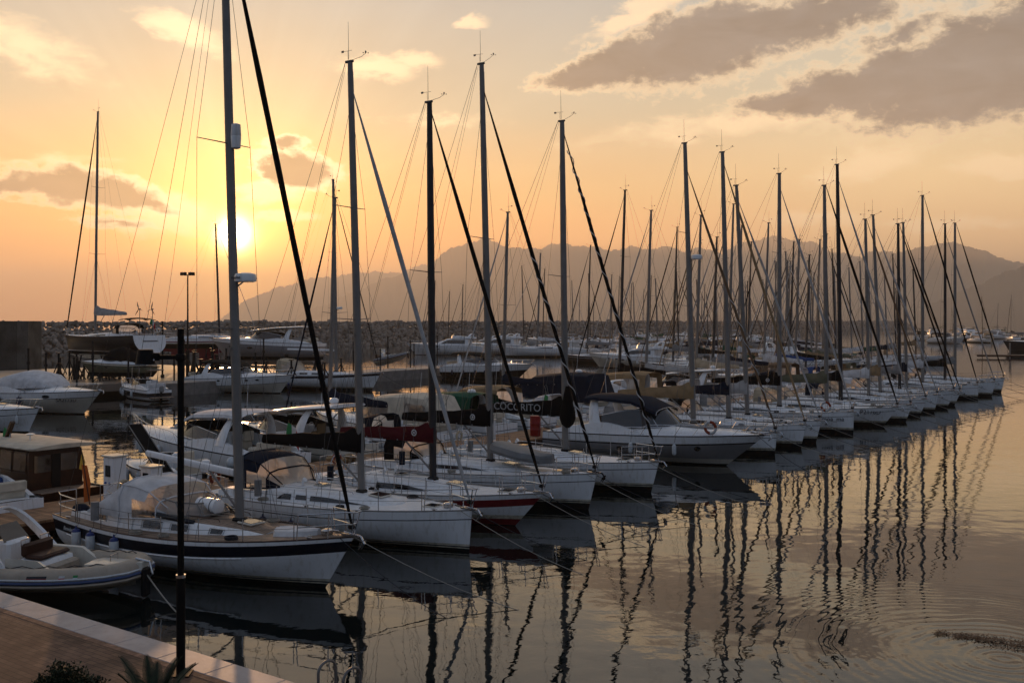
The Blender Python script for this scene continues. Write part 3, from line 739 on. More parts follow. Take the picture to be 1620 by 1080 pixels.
    if g('flag'):
        xf, zf = .1, h.sh(0)+.6
        fo = MB().tube([(xf, .0, zf-.5), (xf-.45, .0, zf+1.3)], .018, 5).build('flagstaff', WOODV, r)
        if g('flag') == 'yellow':
            MB().add([(xf-.40, 0, zf+1.2), (xf-.30, .05, zf+.8), (xf-.38, .03, zf+.55), (xf-.52, -.02, zf+.6)], [(0, 1, 2, 3)]).build('flag', mat('yellow_flag', (.75, .45, .06), .8), fo)
            MB().loft([[(xf-.36, -.05, zf+.75), (xf-.25, .08, zf+.72)], [(xf-.22, -.07, zf+.2), (xf-.10, .1, zf+.2)], [(xf-.27, -.02, zf-.45), (xf-.08, .06, zf-.4)]]).build('ensign', mat('orange_flag', (.55, .12, .02), .8), fo)
        else: flag_it(fo, xf-.38, 0, zf+1.1)
    for t_, sd in g('fend', ()): fender(h, r, t_, sd, z=g('fz', .35), end=g('fend_end', FBLUE), m=g('fendm'))
    # mooring lines running down into the water ahead of the bow
    for k, (sd, dist, lat) in enumerate(g('moor', ((1, 5., 1.2), (-1, 6., -.8)))):
        p = h.pt(.97, h.sh(.97), sd); q = Vector((L+dist, lat, -.25)); pts = [lerp(p, q, i/8)-Vector((0, 0, .25*math.sin(math.pi*i/8))) for i in range(9)]
        MB().tube(pts, .011, 4).build('mooring_line', ROPE if k else DROPE, r)
    if g('liferaft'):
        x = xm-1.25; z = zr(x)+.24
        lo = MB().loft([[(x+q, a_*math.cos(k*math.pi/8), z+a_*math.sin(k*math.pi/8)) for k in range(16)] for q, a_ in ((-.42, .14), (-.38, .22), (.38, .22), (.42, .14))], True, 0, True, True).build('liferaft', GEL, r)
        mb = MB()
        for q in (-.22, .22): mb.ring((x+q, 0, z), .225, .012, 'x', 16, 4)
        mb.box((x, 0, z-.22), (.7, .45, .06)); mb.build('liferaft_strap', NAVY, lo)
    if g('buoy'):
        p = h.pt(g('buoy'), h.sh(g('buoy')), g('bside', -1))+Vector((0, .06*1, .38)); lifebuoy(r, p)
    if g('gen'):
        for yy in (.75, -.75):
            go = MB().tube([(.5, yy, h.sh(0)), (.5, yy, h.sh(0)+2.6)], .035, 6).ell((.5, yy, h.sh(0)+2.65), (.22, .07, .07), 8, 5).build('wind_generator', WIRE, r)
            mb = MB()
            for k in range(3):
                a = k*2*math.pi/3+.5+yy; rot = R(25)
                e = Vector((.62+.15*math.cos(a), yy+.60*math.sin(rot)*math.cos(a), 0)); d = Vector((-math.sin(a)*0+math.cos(a)*.80, 0, math.sin(a)*.80))
                mb.tube([Vector((.68, yy, h.sh(0)+2.65)), Vector((.68, yy, h.sh(0)+2.65))+d*.5, Vector((.68, yy, h.sh(0)+2.65))+d], [.05, .07, .02], 4, 0, .3)
            mb.build('blade', WIRE, go)
    return r, h, dict(xm=xm, mp=mp, zr=zr, zb=zb)
def lifebuoy(parent, p, R_=.27):
    seg = MB()
    for k in range(4):
        seg.ring(p, R_, .075, 'y', 5, 8, k % 2, k*math.pi/2, (k+1)*math.pi/2)
    return seg.build('lifebuoy', [mat('orange_buoy', (.22, .035, .012), .6), FEND], parent)
def flag_it(parent, x, y, z):
    cols = [mat('flag_green', (.03, .22, .07), .8), mat('flag_white', (.6, .58, .55), .8), mat('flag_red', (.42, .03, .03), .8)]
    rings = []
    for j in range(5): rings.append([(x-.13*i+.02*j, y+.05*math.sin(i*1.3+j*.5), z-.02*i*i-.13*j) for i in range(7)])
    MB().loft(rings, False, lambda i, j: j//2).build('flag', cols, parent)
def place(r, h, bow, rz):
    x = h.L-h.over
    r.rotation_euler = (0, 0, rz); r.location = (bow[0]-x*math.cos(rz), bow[1]-x*math.sin(rz), r.location.z)
# ------------------------------------------------------------------ motor boats
def cruiser(name, label, cat, c, group=None):
    g = c.get
    h = Hull(g('L', 10.5), g('B', 3.5), g('f0', .95), g('f1', 1.6), g('over', 1.5), g('sr', .9), g('sag', .0), .35, g('tr', -.1), 2.6, .18, 1.15)
    r = empty(name, label=label, cat=cat, group=group); L, B = h.L, h.B
    hc, lo = g('hull', GEL), g('low', None) or g('hull', GEL)
    bands = [('w', .03, BOOT), ('w', .09, g('boot', BOOT)), ('w', .34, lo)]
    bands += [('d', g('s_lo', .40), g('mid', lo)), ('d', g('s_hi', .36), RUB), ('d', 0, hc)]
    h.mesh(bands, 'hull', r)
    st = g('style', 'express')
    dk = h.deck(g('deckm', GEL), r, well=(.05, .34, .30), wm=g('wellm', TEAK)) if st != 'fly' else h.deck(GEL, r)
    h.rail(RUB if g('rub', 1) else STEEL, r, .028)
    # foredeck hump
    xw = g('xw', .47)*L           # foot of the windscreen
    secs = []; hh = g('hump', .42)
    for i in range(9):
        q = i/8; x = lerp(xw-.10*L, .965*L, q); t = x/L; w = max(h.hb(t)-lerp(.20, .12, q), .05)
        z = h.sh(t)-.05; k = hh*(1-q**1.8)+.05*(1-q)
        secs.append((x, w, w*.86, z, z+k*.6+.01, z+k+.06))
    co, cf = cabin(secs, r, 'foredeck', [GEL, g('fdm', GEL)], [0, 0, 0, 0, 1])
    zr = lambda x: next((lerp(a[5], b[5], (x-a[0])/(b[0]-a[0])) for a, b in zip(secs, secs[1:]) if a[0] <= x <= b[0]), h.sh(x/L))
    # side deck coaming along the cockpit
    zc = h.sh(.3)+hh*.9; mb = MB()
    for sd in (1, -1):
        rr = []
        for i in range(9):
            t = lerp(.03, (xw+.3)/L, i/8); hb = h.hb(t)-.10; z = h.sh(t)-.03; k = lerp(.10, hh+.10, min(1, i/4)**.8)*(1 if i < 6 else (.80, .5, .2)[i-6])
            rr.append([(t*L, sd*hb, z), (t*L, sd*(hb-.09), z+k), (t*L, sd*(hb-.27), z+k+.02), (t*L, sd*(hb-.33), z-.25)])
        mb.loft(rr, False, 0)
    mb.build('cockpit_side', GEL, r)
    # windscreen: u-shaped band of glass with a frame
    wz = g('wsh', .62); N_ = 12; bot, top = [], []
    xb = xw+.14*L; xa = g('wxa', .30)*L
    for i in range(N_+1):
        a = -math.pi/2+math.pi*i/N_; cx = max(0, math.cos(a)); sy = math.sin(a)
        x = lerp(xa, xb, cx**.62); w = (h.hb(x/L)-.28)*1.0; y = math.copysign(abs(sy)**.75, sy)*min(w, h.hb(xw/L)-.30)
        z = max(zr(x)-.03 if abs(y) < .5*w else h.sh(x/L)+hh*.75, h.sh(x/L)+hh*.72)
        bot.append(Vector((x, y, z))); top.append(Vector((x-.34*wz-.60*wz*cx, y*.86, z*.3+.7*zc+wz*(1 if cx > .3 else lerp(.55, 1, cx/.3)))))
    ztop = max(p.z for p in top)
    if st in ('express', 'open', 'hard'):
        go = MB().loft([bot, top]).build('windscreen', g('glass', GLASS), r)
        mb = MB().tube(top, .022, 5).tube([p+Vector((0, 0, .01)) for p in bot], .02, 5)
        for i in (3, 6, 9): mb.tube([bot[i], top[i]], .02, 4)
        mb.build('windscreen_frame', g('wfr', STEEL), go)
        for s_ in (1, -1): MB().tube([bot[6]+Vector((.02, s_*.5, .02)), lerp(bot[6], top[6], .7)+Vector((.03, s_*.2, .02))], .012, 4).build('wiper', RUB, r)
    # seats, helm and sunpad in the cockpit
    zf = h.sh(.2)-.30
    MB().rbox((.09*L, 0, zf+.42), (.55, B*.62, .40), .06).rbox((.055*L, 0, zf+.70), (.16, B*.62, .35), .05).build('rear_seat', g('seatm', CV['cream']), r)
    MB().rbox((.30*L, -.5, zf+.45), (.5, .6, .5), .06).rbox((.275*L, -.5, zf+.85), (.14, .6, .5), .05).build('helm_seat', g('seatm', CV['cream']), r)
    MB().rbox((.37*L, -.5, zf+.62), (.35, .8, .8), .08).ring((.345*L, -.5, zf+.95), .18, .015, 'x', 14, 4).build('helm_console', GEL, r)
    # swim platform
    MB().rbox((-.35, 0, .32), (.9, B*.80, .10), .04).build('swim_platform', g('platm', TEAK), r)
    if g('outboard'):
        for yy in g('outboard'):
            mb = MB().loft([[(-.45+a_*math.cos(k*math.pi/5)*1.4, yy+a_*math.sin(k*math.pi/5), 1.05+b_) for k in range(10)] for b_, a_ in ((-.25, .13), (-.18, .2), (.15, .2), (.28, .15), (.32, .06))], True, 0, True, True)
            mb.box((-.35, yy, .45), (.16, .14, .9), 0, 1).build('outboard_motor', [g('obm', GEL), RUB], r)
    if g('hatch', 1): hatch(r, .70*L, 0, zr(.70*L)+.02, .5, .5, R(4))
    if g('pad'):
        S = [(x, [(w, zr(x)-.10), (w*.97, zr(x)+.03), (w*.6, zr(x)+.05), (0, zr(x)+.06)]) for x, w in ((.58*L, .3), (.60*L, .55), (.66*L, .65), (.74*L, .55), (.78*L, .25))]
        MB().half(S, 0, True, True).build('sun_pad', CV['grey'], r)
    # portholes in the hull
    for t_, zz, a_, b_ in g('ports', ((.55, .62, .22, .10), (.72, .66, .20, .09))):
        for sd in (1, -1):
            rr = [];
            z0 = h.sh(t_)*zz
            for k in range(12):
                q = h.pt(t_+a_*math.cos(k*math.pi/6)/L, z0+b_*math.sin(k*math.pi/6), sd); rr.append(q+Vector((0, sd*.014, 0)))
            MB().add(rr+[sum(rr, Vector())/12+Vector((0, sd*.004, 0))], [(k, (k+1) % 12, 12) if sd < 0 else ((k+1) % 12, k, 12) for k in range(12)]).build('porthole', GLASS, r)
    if g('rails', 1):
        n = g('railn', 7); mb = MB(); t0 = g('rt0', .45); hr = g('hr', .55)
        pts = []
        for i in range(n*2+1):
            t = lerp(t0, .985, i/(n*2)); p = h.pt(t, h.sh(t), 1); pts.append(Vector((p.x+.25*(i/(n*2))**3, max(p.y-.08, .14), p.z+hr*min(1, .25+i/3))))
        mb.tube(pts+[Vector((p.x, -p.y, p.z)) for p in pts[::-1]], .016, 5)
        mb.build('bow_rail', STEEL, r)
        for i in range(1, n+1):
            t = lerp(t0, .985, i/n)
            for sd in (1, -1):
                p = h.pt(t-.03, h.sh(t-.03), sd); q = pts[i*2]; MB().tube([p+Vector((0, -sd*.08, 0)), (q.x, sd*q.y, q.z)], .012, 4).build('stanchion', STEEL, r)
    if g('anchor', 1):
        MB().box((L-.05, 0, h.f1+.02), (.5, .14, .06)).tube([(L-.3, 0, h.f1+.09), (L+.20, 0, h.f1+.02), (L+.26, 0, h.f1-.16), (L+.12, 0, h.f1-.26)], .03, 5).build('anchor', STEEL, r)
    # arch over the cockpit
    xr = g('xr', .24)*L; ah = g('ah', 1.45); aw = h.hb(.22)-.18; lean = g('lean', -.45)
    def arch(x0, ln, hgt, name='radar_arch', m=GEL, thick=.20, w=aw, zbase=None):
        zb_ = zbase if zbase is not None else h.sh(.22)+.25; path = []
        for i in range(15):
            a = math.pi*i/14; y = -math.cos(a); z = max(0., math.sin(a))
            y = math.copysign(abs(y)**.45, y); z = z**.55
            path.append((x0+ln*z, w*y*lerp(1, .80, z), zb_+hgt*z, lerp(thick*1.9, thick, z)))
        rings = [[(x-t_, y*1.0, z), (x-t_*.6, y*1.035, z+.05*1), (x+t_*.6, y*1.035, z+.05), (x+t_, y, z), (x+t_*.6, y*.955, z-.05), (x-t_*.6, y*.955, z-.05)] for x, y, z, t_ in path]
        return MB().loft(rings, True, 0, True, True).build(name, m, r)
    if g('arch', 1) and st != 'fly':
        ar = arch(xr, lean, ah)
        MB().tube([(xr+lean, .3, h.sh(.22)+.25+ah), (xr+lean-.1, .3, h.sh(.22)+.25+ah+1.3)], .012, 4).build('antenna', GEL, ar)
        if g('dome'): MB().ell((xr+lean, 0, h.sh(.22)+.42+ah), (.28, .28, .16), 12, 5).build('radar_dome', GEL, ar)
    zt_ = h.sh(.22)+.25+ah
    cvn = g('canvas')
    if st == 'express' and cvn:
        # canvas top from the windscreen back over the arch
        S = []; xs = [(top[6].x+.05, ztop+.02, .84), (lerp(top[6].x, xr+lean, .35), lerp(ztop, zt_, .75)+.12, .92), (xr+lean+.2, zt_+.10, .92), (xr+lean-.9*g('tail', 1), zt_+.02, .88)]
        if g('tail', 1) > 1.2: xs.append((.03*L, h.sh(0)+.9, .86))
        for x, z, k in xs: w_ = aw*k; S.append((x, [(w_, z-.26), (w_*.97, z-.12), (w_*.75, z-.02), (w_*.4, z+.03), (0, z+.05)]))
        cm = CV[cvn]; co2 = MB().half(S).build('canopy', cm, r)
        if g('sides', 1):
            # side curtains: canvas borders and clear panels
            mb = MB()
            for sd in (1, -1):
                up = [Vector((s_[0], sd*s_[1][0][0], s_[1][0][1]+.03)) for s_ in S[:g('nside', len(S))]]
                dn = [Vector((p.x if i else bot[3].x-.2, sd*(aw+.02), h.sh(max(.03, p.x/L))+hh*.9-.05)) for i, p in enumerate(up)]
                n = 8; ru, rd = [], []
                for i in range(n+1):
                    q = i/n*(len(up)-1); k = min(int(q), len(up)-2); f_ = q-k
                    ru.append(lerp(up[k], up[k+1], f_)); rd.append(lerp(dn[k], dn[k+1], f_))
                rows = [[lerp(a, b, v) for a, b in zip(ru, rd)] for v in (0, .16, .82, 1)]
                cl = g('clear', 'alt')
                mb.loft(rows if sd < 0 else rows[::-1], False, lambda i, j: 1 if (i == 1 and cl != 'none' and (cl == 'all' or j % 4 != 3)) else 0)
            mb.build('side_curtain', [cm, VINYL], co2, smooth=0)
        mb = MB()
        for s_ in S[:3]: mb.tube([(s_[0], p[0]*.99, p[1]-.02) for p in s_[1]]+[(s_[0], -p[0]*.99, p[1]-.02) for p in s_[1][::-1]], .014, 4)
        mb.build('canopy_bow', STEEL, co2)
    if st == 'hard':
        x0, x1 = g('hx0', .10)*L, top[6].x+.25; S = []
        for q, k in ((0, .78), (.08, .92), (.5, 1.), (.9, .9), (1, .78)):
            z = lerp(zt_, ztop+.06, q)+.06+.10*math.sin(math.pi*q); w_ = aw*k
            S.append((lerp(x0, x1, q), [(w_*.92, z-.08), (w_, z-.02), (w_*.9, z+.05), (w_*.5, z+.09), (0, z+.10)]))
        ho = MB().half(S, 0, True, True).build('hard_top', GEL, r)
        MB().half([(x, [(p[0]*.9, p[1]-.06), (0, p[1]-.055)]) for x, (p, *_) in [(s_[0], s_[1]) for s_ in S]]).build('roof_lining', CV['cream'], ho)
        if g('dome', 1): MB().ell((x0+1., 0, zt_+.25), (.26, .26, .16), 12, 5).tube([(x0+.6, .4, zt_+.1), (x0+.4, .4, zt_+1.3)], .012, 4).build('radar_dome', GEL, ho)
    if st == 'fly':
        x0, x1 = .17*L, xw+.14*L; zf = h.sh(.3)-.03; hb_ = h.hb(.35)-.34; ch = g('ch', 1.25)
        sec = [(x0, hb_*.98, hb_*.88, zf, zf+ch, zf+ch+.10), (lerp(x0, x1, .45), hb_, hb_*.90, zf, zf+ch+.05, zf+ch+.14), (lerp(x0, x1, .62), hb_*.98, hb_*.86, zf+.05, zf+ch, zf+ch+.08), (lerp(x0, x1, .82), hb_*.92, hb_*.70, zf+.2, zf+ch*.66, zf+ch*.70), (x1, hb_*.75, hb_*.5, zf+.35, zf+.45, zf+.50)]
        co3, cf3 = cabin(sec, r, 'saloon', [GEL])
        side_window(cf3, lerp(x0, x1, .10), lerp(x0, x1, .86), .34, .86, r, m=g('glass', GLASS), taper=.35, n=12)
        mb = MB(); n_ = 8
        a_ = [Vector((lerp(x1-.16*(x1-x0), x1-.02*(x1-x0), 1)-.03-.35*(abs(k/n_*2-1))**2, lerp(-1, 1, k/n_)*hb_*.60, zf+.55)) for k in range(n_+1)]
        b_ = [Vector((lerp(x0, x1, .66)+.05-.3*(abs(k/n_*2-1))**2, lerp(-1, 1, k/n_)*hb_*.70, zf+ch+.02)) for k in range(n_+1)]
        MB().loft([[p+Vector((.03, 0, .03)) for p in a_], [p+Vector((.05, 0, .05)) for p in b_]]).build('windscreen', g('glass', GLASS), r)
        # flybridge
        z2 = zf+ch+.10; S = []; fx0, fx1 = x0-.9, lerp(x0, x1, .55)
        S = [(fx0, [(hb_*.9, z2-.08), (hb_*.95, z2+.02), (hb_*.9, z2+.06), (0, z2+.06)]), (lerp(fx0, fx1, .9), [(hb_*.9, z2-.08), (hb_*.95, z2+.02), (hb_*.9, z2+.06), (0, z2+.06)]), (fx1, [(hb_*.6, z2-.05), (hb_*.62, z2), (hb_*.6, z2+.03), (0, z2+.03)])]
        fo = MB().half(S, 0, True, True).build('flybridge', GEL, r)
        mb = MB(); path = [(fx0+.2, hb_*.92), (lerp(fx0, fx1, .6), hb_*.92), (lerp(fx0, fx1, .88), hb_*.80), (fx1-.05, hb_*.35), (fx1, 0)]
        path += [(x, -y) for x, y in path[:-1][::-1]]
        hs = [.28, .50, .60, .62, .62, .62, .60, .50, .28]
        mb.loft([[(x, y, z2) for x, y in path], [(x-.18, y*.97, z2+k) for (x, y), k in zip(path, hs)], [(x-.30, y*.86, z2+k) for (x, y), k in zip(path, hs)], [(x-.35, y*.84, z2+.05) for x, y in path]])
        mb.build('flybridge_coaming', GEL, fo)
        MB().loft([[(x-.2, y*.93, z2+k-.02) for (x, y), k in zip(path[2:-2], hs[2:-2])], [(x-.42, y*.85, z2+k+.28) for (x, y), k in zip(path[2:-2], hs[2:-2])]]).build('wind_deflector', g('glass', GLASS), fo)
        MB().rbox((lerp(fx0, fx1, .45), .3, z2+.35), (.5, .9, .5), .06).build('helm_seat', CV['cream'], fo)
        if g('arch', 1): arch(x0+.1, -.5, 1.0, w=hb_*.95, zbase=z2)
        if cvn:
            z3 = z2+1.75; S = [(lerp(fx0, fx1, q), [(hb_*.95, z3-.12), (hb_*.85, z3), (0, z3+.08)]) for q in (0, .4, .8)]
            bo = MB().half(S).build('bimini', CV[cvn], r); mb = MB()
            for q in (0, .8):
                for sd in (1, -1): mb.tube([(lerp(fx0, fx1, .4), sd*hb_*.92, z2+.3), (lerp(fx0, fx1, q), sd*hb_*.93, z3-.1)], .015, 4)
            mb.build('bimini_frame', STEEL, bo)
    if st == 'cover':
        # one big cover from the windscreen to the stern
        S = []; zz0 = h.sh(.2)+hh
        for q, zt2, k in ((0, .25, .92), (.12, .75, .95), (.35, 1.25, .96), (.6, 1.32, .96), (.8, 1.05, .92), (.93, .55, .80), (1, .18, .55)):
            x = lerp(.03*L, xb+.25, q); w_ = (h.hb(x/L)-.10)*k; zb_ = h.sh(x/L)+.12+(hh*.5 if q > .5 else 0)
            wv = .04*wob(q*40)
            S.append((x, [(w_, zb_), (w_*.97+wv, zb_+zt2*.45), (w_*.80, zb_+zt2*.86), (w_*.42, zb_+zt2+wv), (0, zb_+zt2*1.04)]))
        MB().half(S, 0, True, True).build('boat_cover', CV[cvn or 'white'], r, smooth=60)
    for t_, sd in g('fend', ((.25, 1), (.5, 1), (.72, 1))): fender(h, r, t_, sd, m=g('fendm'), z=h.sh(t_)*.55, end=g('fend_end'), r=g('fr', .11), L=g('fl', .55))
    if g('ball'): fender(h, r, g('ball'), g('bsd', 1), ball=True, r=.25, z=h.sh(.1)*.75)
    if g('buoy'):
        sd = g('bside', -1); p = h.pt(g('buoy'), h.sh(g('buoy')), sd)+Vector((0, sd*.02, .42)); lifebuoy(r, p)
    if g('ctext'):
        s_, t_, sz, sd = g('ctext'); zq = h.sh(t_)-.62; p = h.pt(t_, zq, sd); p2 = h.pt(t_+.03, zq, sd)
        text('registration_lettering', s_, sz, NAVY, r, (p.x, p.y+sd*.03, p.z), (R(90), 0, math.atan2((p2.y-p.y), (p2.x-p.x)) if sd < 0 else math.atan2((p2.y-p.y), (p2.x-p.x))+R(180)))
    if g('flag'):
        fo = MB().tube([(.1, 0, h.sh(0)+.3), (-.25, 0, h.sh(0)+1.6)], .016, 5).build('flagstaff', STEEL, r); flag_it(fo, -.2, 0, h.sh(0)+1.5)
    for k, (sd, dist, lat) in enumerate(g('moor', ())):
        p = h.pt(.97, h.sh(.97), sd); q = Vector((L+dist, lat, -.25)); MB().tube([lerp(p, q, i/8)-Vector((0, 0, .3*math.sin(math.pi*i/8))) for i in range(9)], .014, 4).build('mooring_line', ROPE if k else DROPE, r)
    return r, h
def rib(name, label, cat, c, group=None):
    g = c.get; L, B, rt = g('L', 6.5), g('B', 2.6), g('rt', .27); r = empty(name, label=label, cat=cat, group=group); tm = g('tube', HYPA)
    z0 = g('z', .52); path = []
    for i in range(25):
        q = i/24; s_ = abs(q*2-1); sd = -1 if q < .5 else 1
        if s_ > .42: x = (1-s_)/.58*(L*.66); y = B/2-rt
        else: a = (s_/.42)*math.pi/2; x = L*.66+(L*.34-rt)*max(0., math.cos(a))**.85; y = (B/2-rt)*math.sin(a)**.75
        path.append(Vector((x, sd*y, z0+.30*max(0, x/L-.45)**1.5*1.8)))
    rad = [rt*(.25 if i in (0, 24) else .75 if i in (1, 23) else 1 if 5 < i < 19 else .95) for i in range(25)]
    to = MB().tube(path, rad, 14).build('inflatable_tube', tm, r)
    for dz, w, m in ((-.03, .045, mat('blue_rub_strake', (.05, .08, .18), .6)), (-.12, .035, HYPA), (.05, .03, FEND)):
        mb = MB(); pp = []
        for i, p in enumerate(path):
            t = (path[min(i+1, 24)]-path[max(i-1, 0)]).normalized(); n_ = Vector((t.y, -t.x, 0)).normalized()
            if n_.dot(Vector((p.x-L*.4, p.y*3, 0))) < 0: n_ = -n_
            pp.append(p+n_*(rad[i]*1.0)+Vector((0, 0, dz)))
        mb.tube(pp, w, 5); mb.build('rubbing_strake', m, to)
    mb = MB()
    for i in (5, 6, 7, 8, 9, 15, 16, 17, 18, 19):
        p, q = path[i], path[i+1 if i < 12 else i-1]; s_ = 1 if p.y > 0 else -1; k = Vector((0, -s_*rt*.35, rt*.92))
        mb.tube([p+k, lerp(p, q, .5)+k+Vector((0, 0, .06)), q+k], .012, 4)
    mb.build('grab_line', DROPE, to)
    if g('decal', 1) and rt > .25:
        for (q0, q1), mlist in (((.05, .75), (mat('red_decal', (.20, .02, .02), .6), NAVY)), ((1.15, 1.40), (mat('flag_red', (.42, .03, .03), .8), FEND)), ((1.75, 1.95), (FEND, mat('flag_green', (.03, .22, .07), .8)))):
            rr = []
            for k in range(4):
                qq = 7+lerp(q0, q1, k/3); i = int(qq); p = lerp(path[i], path[i+1], qq-i); t = (path[i+1]-path[i]).normalized(); n_ = Vector((t.y, -t.x, 0)).normalized()
                if n_.y > 0: n_ = -n_
                rr.append([p+(n_*math.cos(a)+Vector((0, 0, math.sin(a))))*(rt+.004) for a in (R(8), R(20), R(32))])
            MB().loft(rr, False, lambda i, j: j).build('tube_decal', list(mlist), to)
    # v hull under the tubes
    S = []
    for i in range(9):
        t = i/8; x = t*(L-.25); w = (B/2-rt*.8)*(1-t**3.2); kz = -.30+.62*t**3
        S.append((x, [(w, z0+.02+.25*t**3), (w*.96, .18+.25*t**2), (0, kz)]))
    MB().half(S, 0, True, True).build('hull', g('hull', GEL2), r)
    S = [(x, [(B/2-rt*1.6 if x < L*.62 else (B/2-rt*1.6)*max(.05, 1-((x/L-.62)/.3)**2), z0-.12), (0, z0-.10)]) for x in (0.05, L*.3, L*.62, L*.75, L*.84, L*.9)]
    MB().half(S).build('deck', g('deckm', TEAK), r)
    # bow step
    S = [(L*.80, [(.42, z0+.1), (.40, z0+rt+.06), (0, z0+rt+.10)]), (L*.93, [(.30, z0+.15), (.28, z0+rt+.10), (0, z0+rt+.13)]), (L+.02, [(.14, z0+.2), (.13, z0+rt+.14), (0, z0+rt+.16)])]
    bo = MB().half(S, 0, True, True).build('bow_step', GEL2, r)
    MB().tube([(L*.88, -.15, z0+rt+.12), (L*.88, -.15, z0+rt+.26), (L*.88, .15, z0+rt+.26), (L*.88, .15, z0+rt+.12)], .016, 5).build('bow_cleat', STEEL, bo)
    MB().tube([(L-.25, 0, z0+rt+.2), (L+.15, 0, z0+rt+.14), (L+.24, 0, z0+.12), (L+.08, 0, z0)], .035, 6).build('anchor', STEEL, bo)
    MB().rbox((L+.03, 0, z0-.10), (.14, .30, .75), .05).build('bow_guard', RUB, r)
    sm = g('seat', LEATH)
    MB().rbox((L*.60, 0, z0+.12), (1.2, B*.46, .30), .06).build('bow_cushion', g('cush', HYPA), r)
    cx = g('cx', .40)*L
    co = MB().half([(cx, [(.62, z0-.15), (.58, z0+.42), (0, z0+.48)]), (cx+.62, [(.64, z0-.15), (.60, z0+.36), (0, z0+.40)]), (cx+.78, [(.60, z0-.15), (.50, z0+.05), (0, z0+.08)])], 0, True, True).build('seat_base', GEL, r)
    MB().rbox((cx+.34, 0, z0+.46), (.55, 1.12, .12), .05).rbox((cx+.02, 0, z0+.62), (.16, 1.12, .34), .06).build('seat', sm, r)
    MB().rbox((cx-.75, 0, z0+.35), (.5, .85, .9), .08).build('helm_console', GEL, r)
    mw = MB().loft([[(cx-.62, y, z0+.78) for y in (-.45, 0, .45)], [(cx-.95, y*.85, z0+1.18) for y in (-.45, 0, .45)]]).build('windscreen', BRONZE, r)
    for y in (-.35, .35): MB().tube([(cx-.05, y-.16, z0+.72), (cx-.05, y-.16, z0+.88), (cx-.05, y+.16, z0+.88), (cx-.05, y+.16, z0+.72)], .018, 5).build('seat_rail', STEEL, r)
    for sd in (1, -1): MB().half([(0, [(.01, 0)])]*2) if 0 else MB().add([(cx+.8, sd*(B/2-rt*1.7), z0-.1), (cx+1.55, sd*(B/2-rt*1.7), z0+.0), (cx+.75, sd*(B/2-rt*1.7), z0+.48), (cx-.2, sd*(B/2-rt*1.7), z0+.50), (cx-.2, sd*(B/2-rt*1.7), z0-.1), (cx+.8, sd*(B/2-rt*2.1), z0-.1), (cx+1.55, sd*(B/2-rt*2.1), z0+.0), (cx+.75, sd*(B/2-rt*2.0), z0+.46), (cx-.2, sd*(B/2-rt*2.0), z0+.48), (cx-.2, sd*(B/2-rt*2.1), z0-.1)], [(0, 1, 2, 3, 4), (5, 9, 8, 7, 6), (1, 6, 7, 2), (2, 7, 8, 3), (3, 8, 9, 4)]).build('side_coaming', GEL2, r)
    MB().rbox((L*.10, 0, z0+.20), (.55, B*.58, .42), .08).rbox((L*.06, 0, z0+.50), (.14, B*.58, .35), .05).build('rear_seat', sm, r)
    if g('rollbar', 1):
        path = []; w = B/2-rt*1.1
        for i in range(13):
            a = math.pi*i/12; y = -math.cos(a); z = max(0., math.sin(a)); y = math.copysign(abs(y)**.5, y); z = z**.6
            path.append((L*g('rx', .02)+g('rlean', -.7)*z+.35, w*y*lerp(1, .85, z), z0+.2+1.35*z))
        rings = [[(x-.13, y*1.02, z), (x+.13, y*1.02, z+.03), (x+.13, y*.94, z-.02), (x-.13, y*.94, z-.05)] for x, y, z in path]
        MB().loft(rings, True, 0, True, True).build('roll_bar', GEL, r)
    for yy in g('outboard', (0,)):
        mb = MB().loft([[(-.45+a_*math.cos(k*math.pi/5)*1.4, yy+a_*math.sin(k*math.pi/5), 1.05+b_) for k in range(10)] for b_, a_ in ((-.25, .13), (-.18, .2), (.15, .2), (.28, .15), (.32, .06))], True, 0, True, True)
        mb.box((-.35, yy, .45), (.16, .14, .9), 0, 1).build('outboard_motor', [NAVY, RUB], r)
    if g('line', 1):
        a, b = Vector((L+.05, 0, z0+.1)), Vector((L+2.6, -1.7, -.2)); MB().tube([lerp(a, b, i/6)-Vector((0, 0, .12*math.sin(math.pi*i/6))) for i in range(7)], .018, 5).build('mooring_line', ROPE, r)
    return r
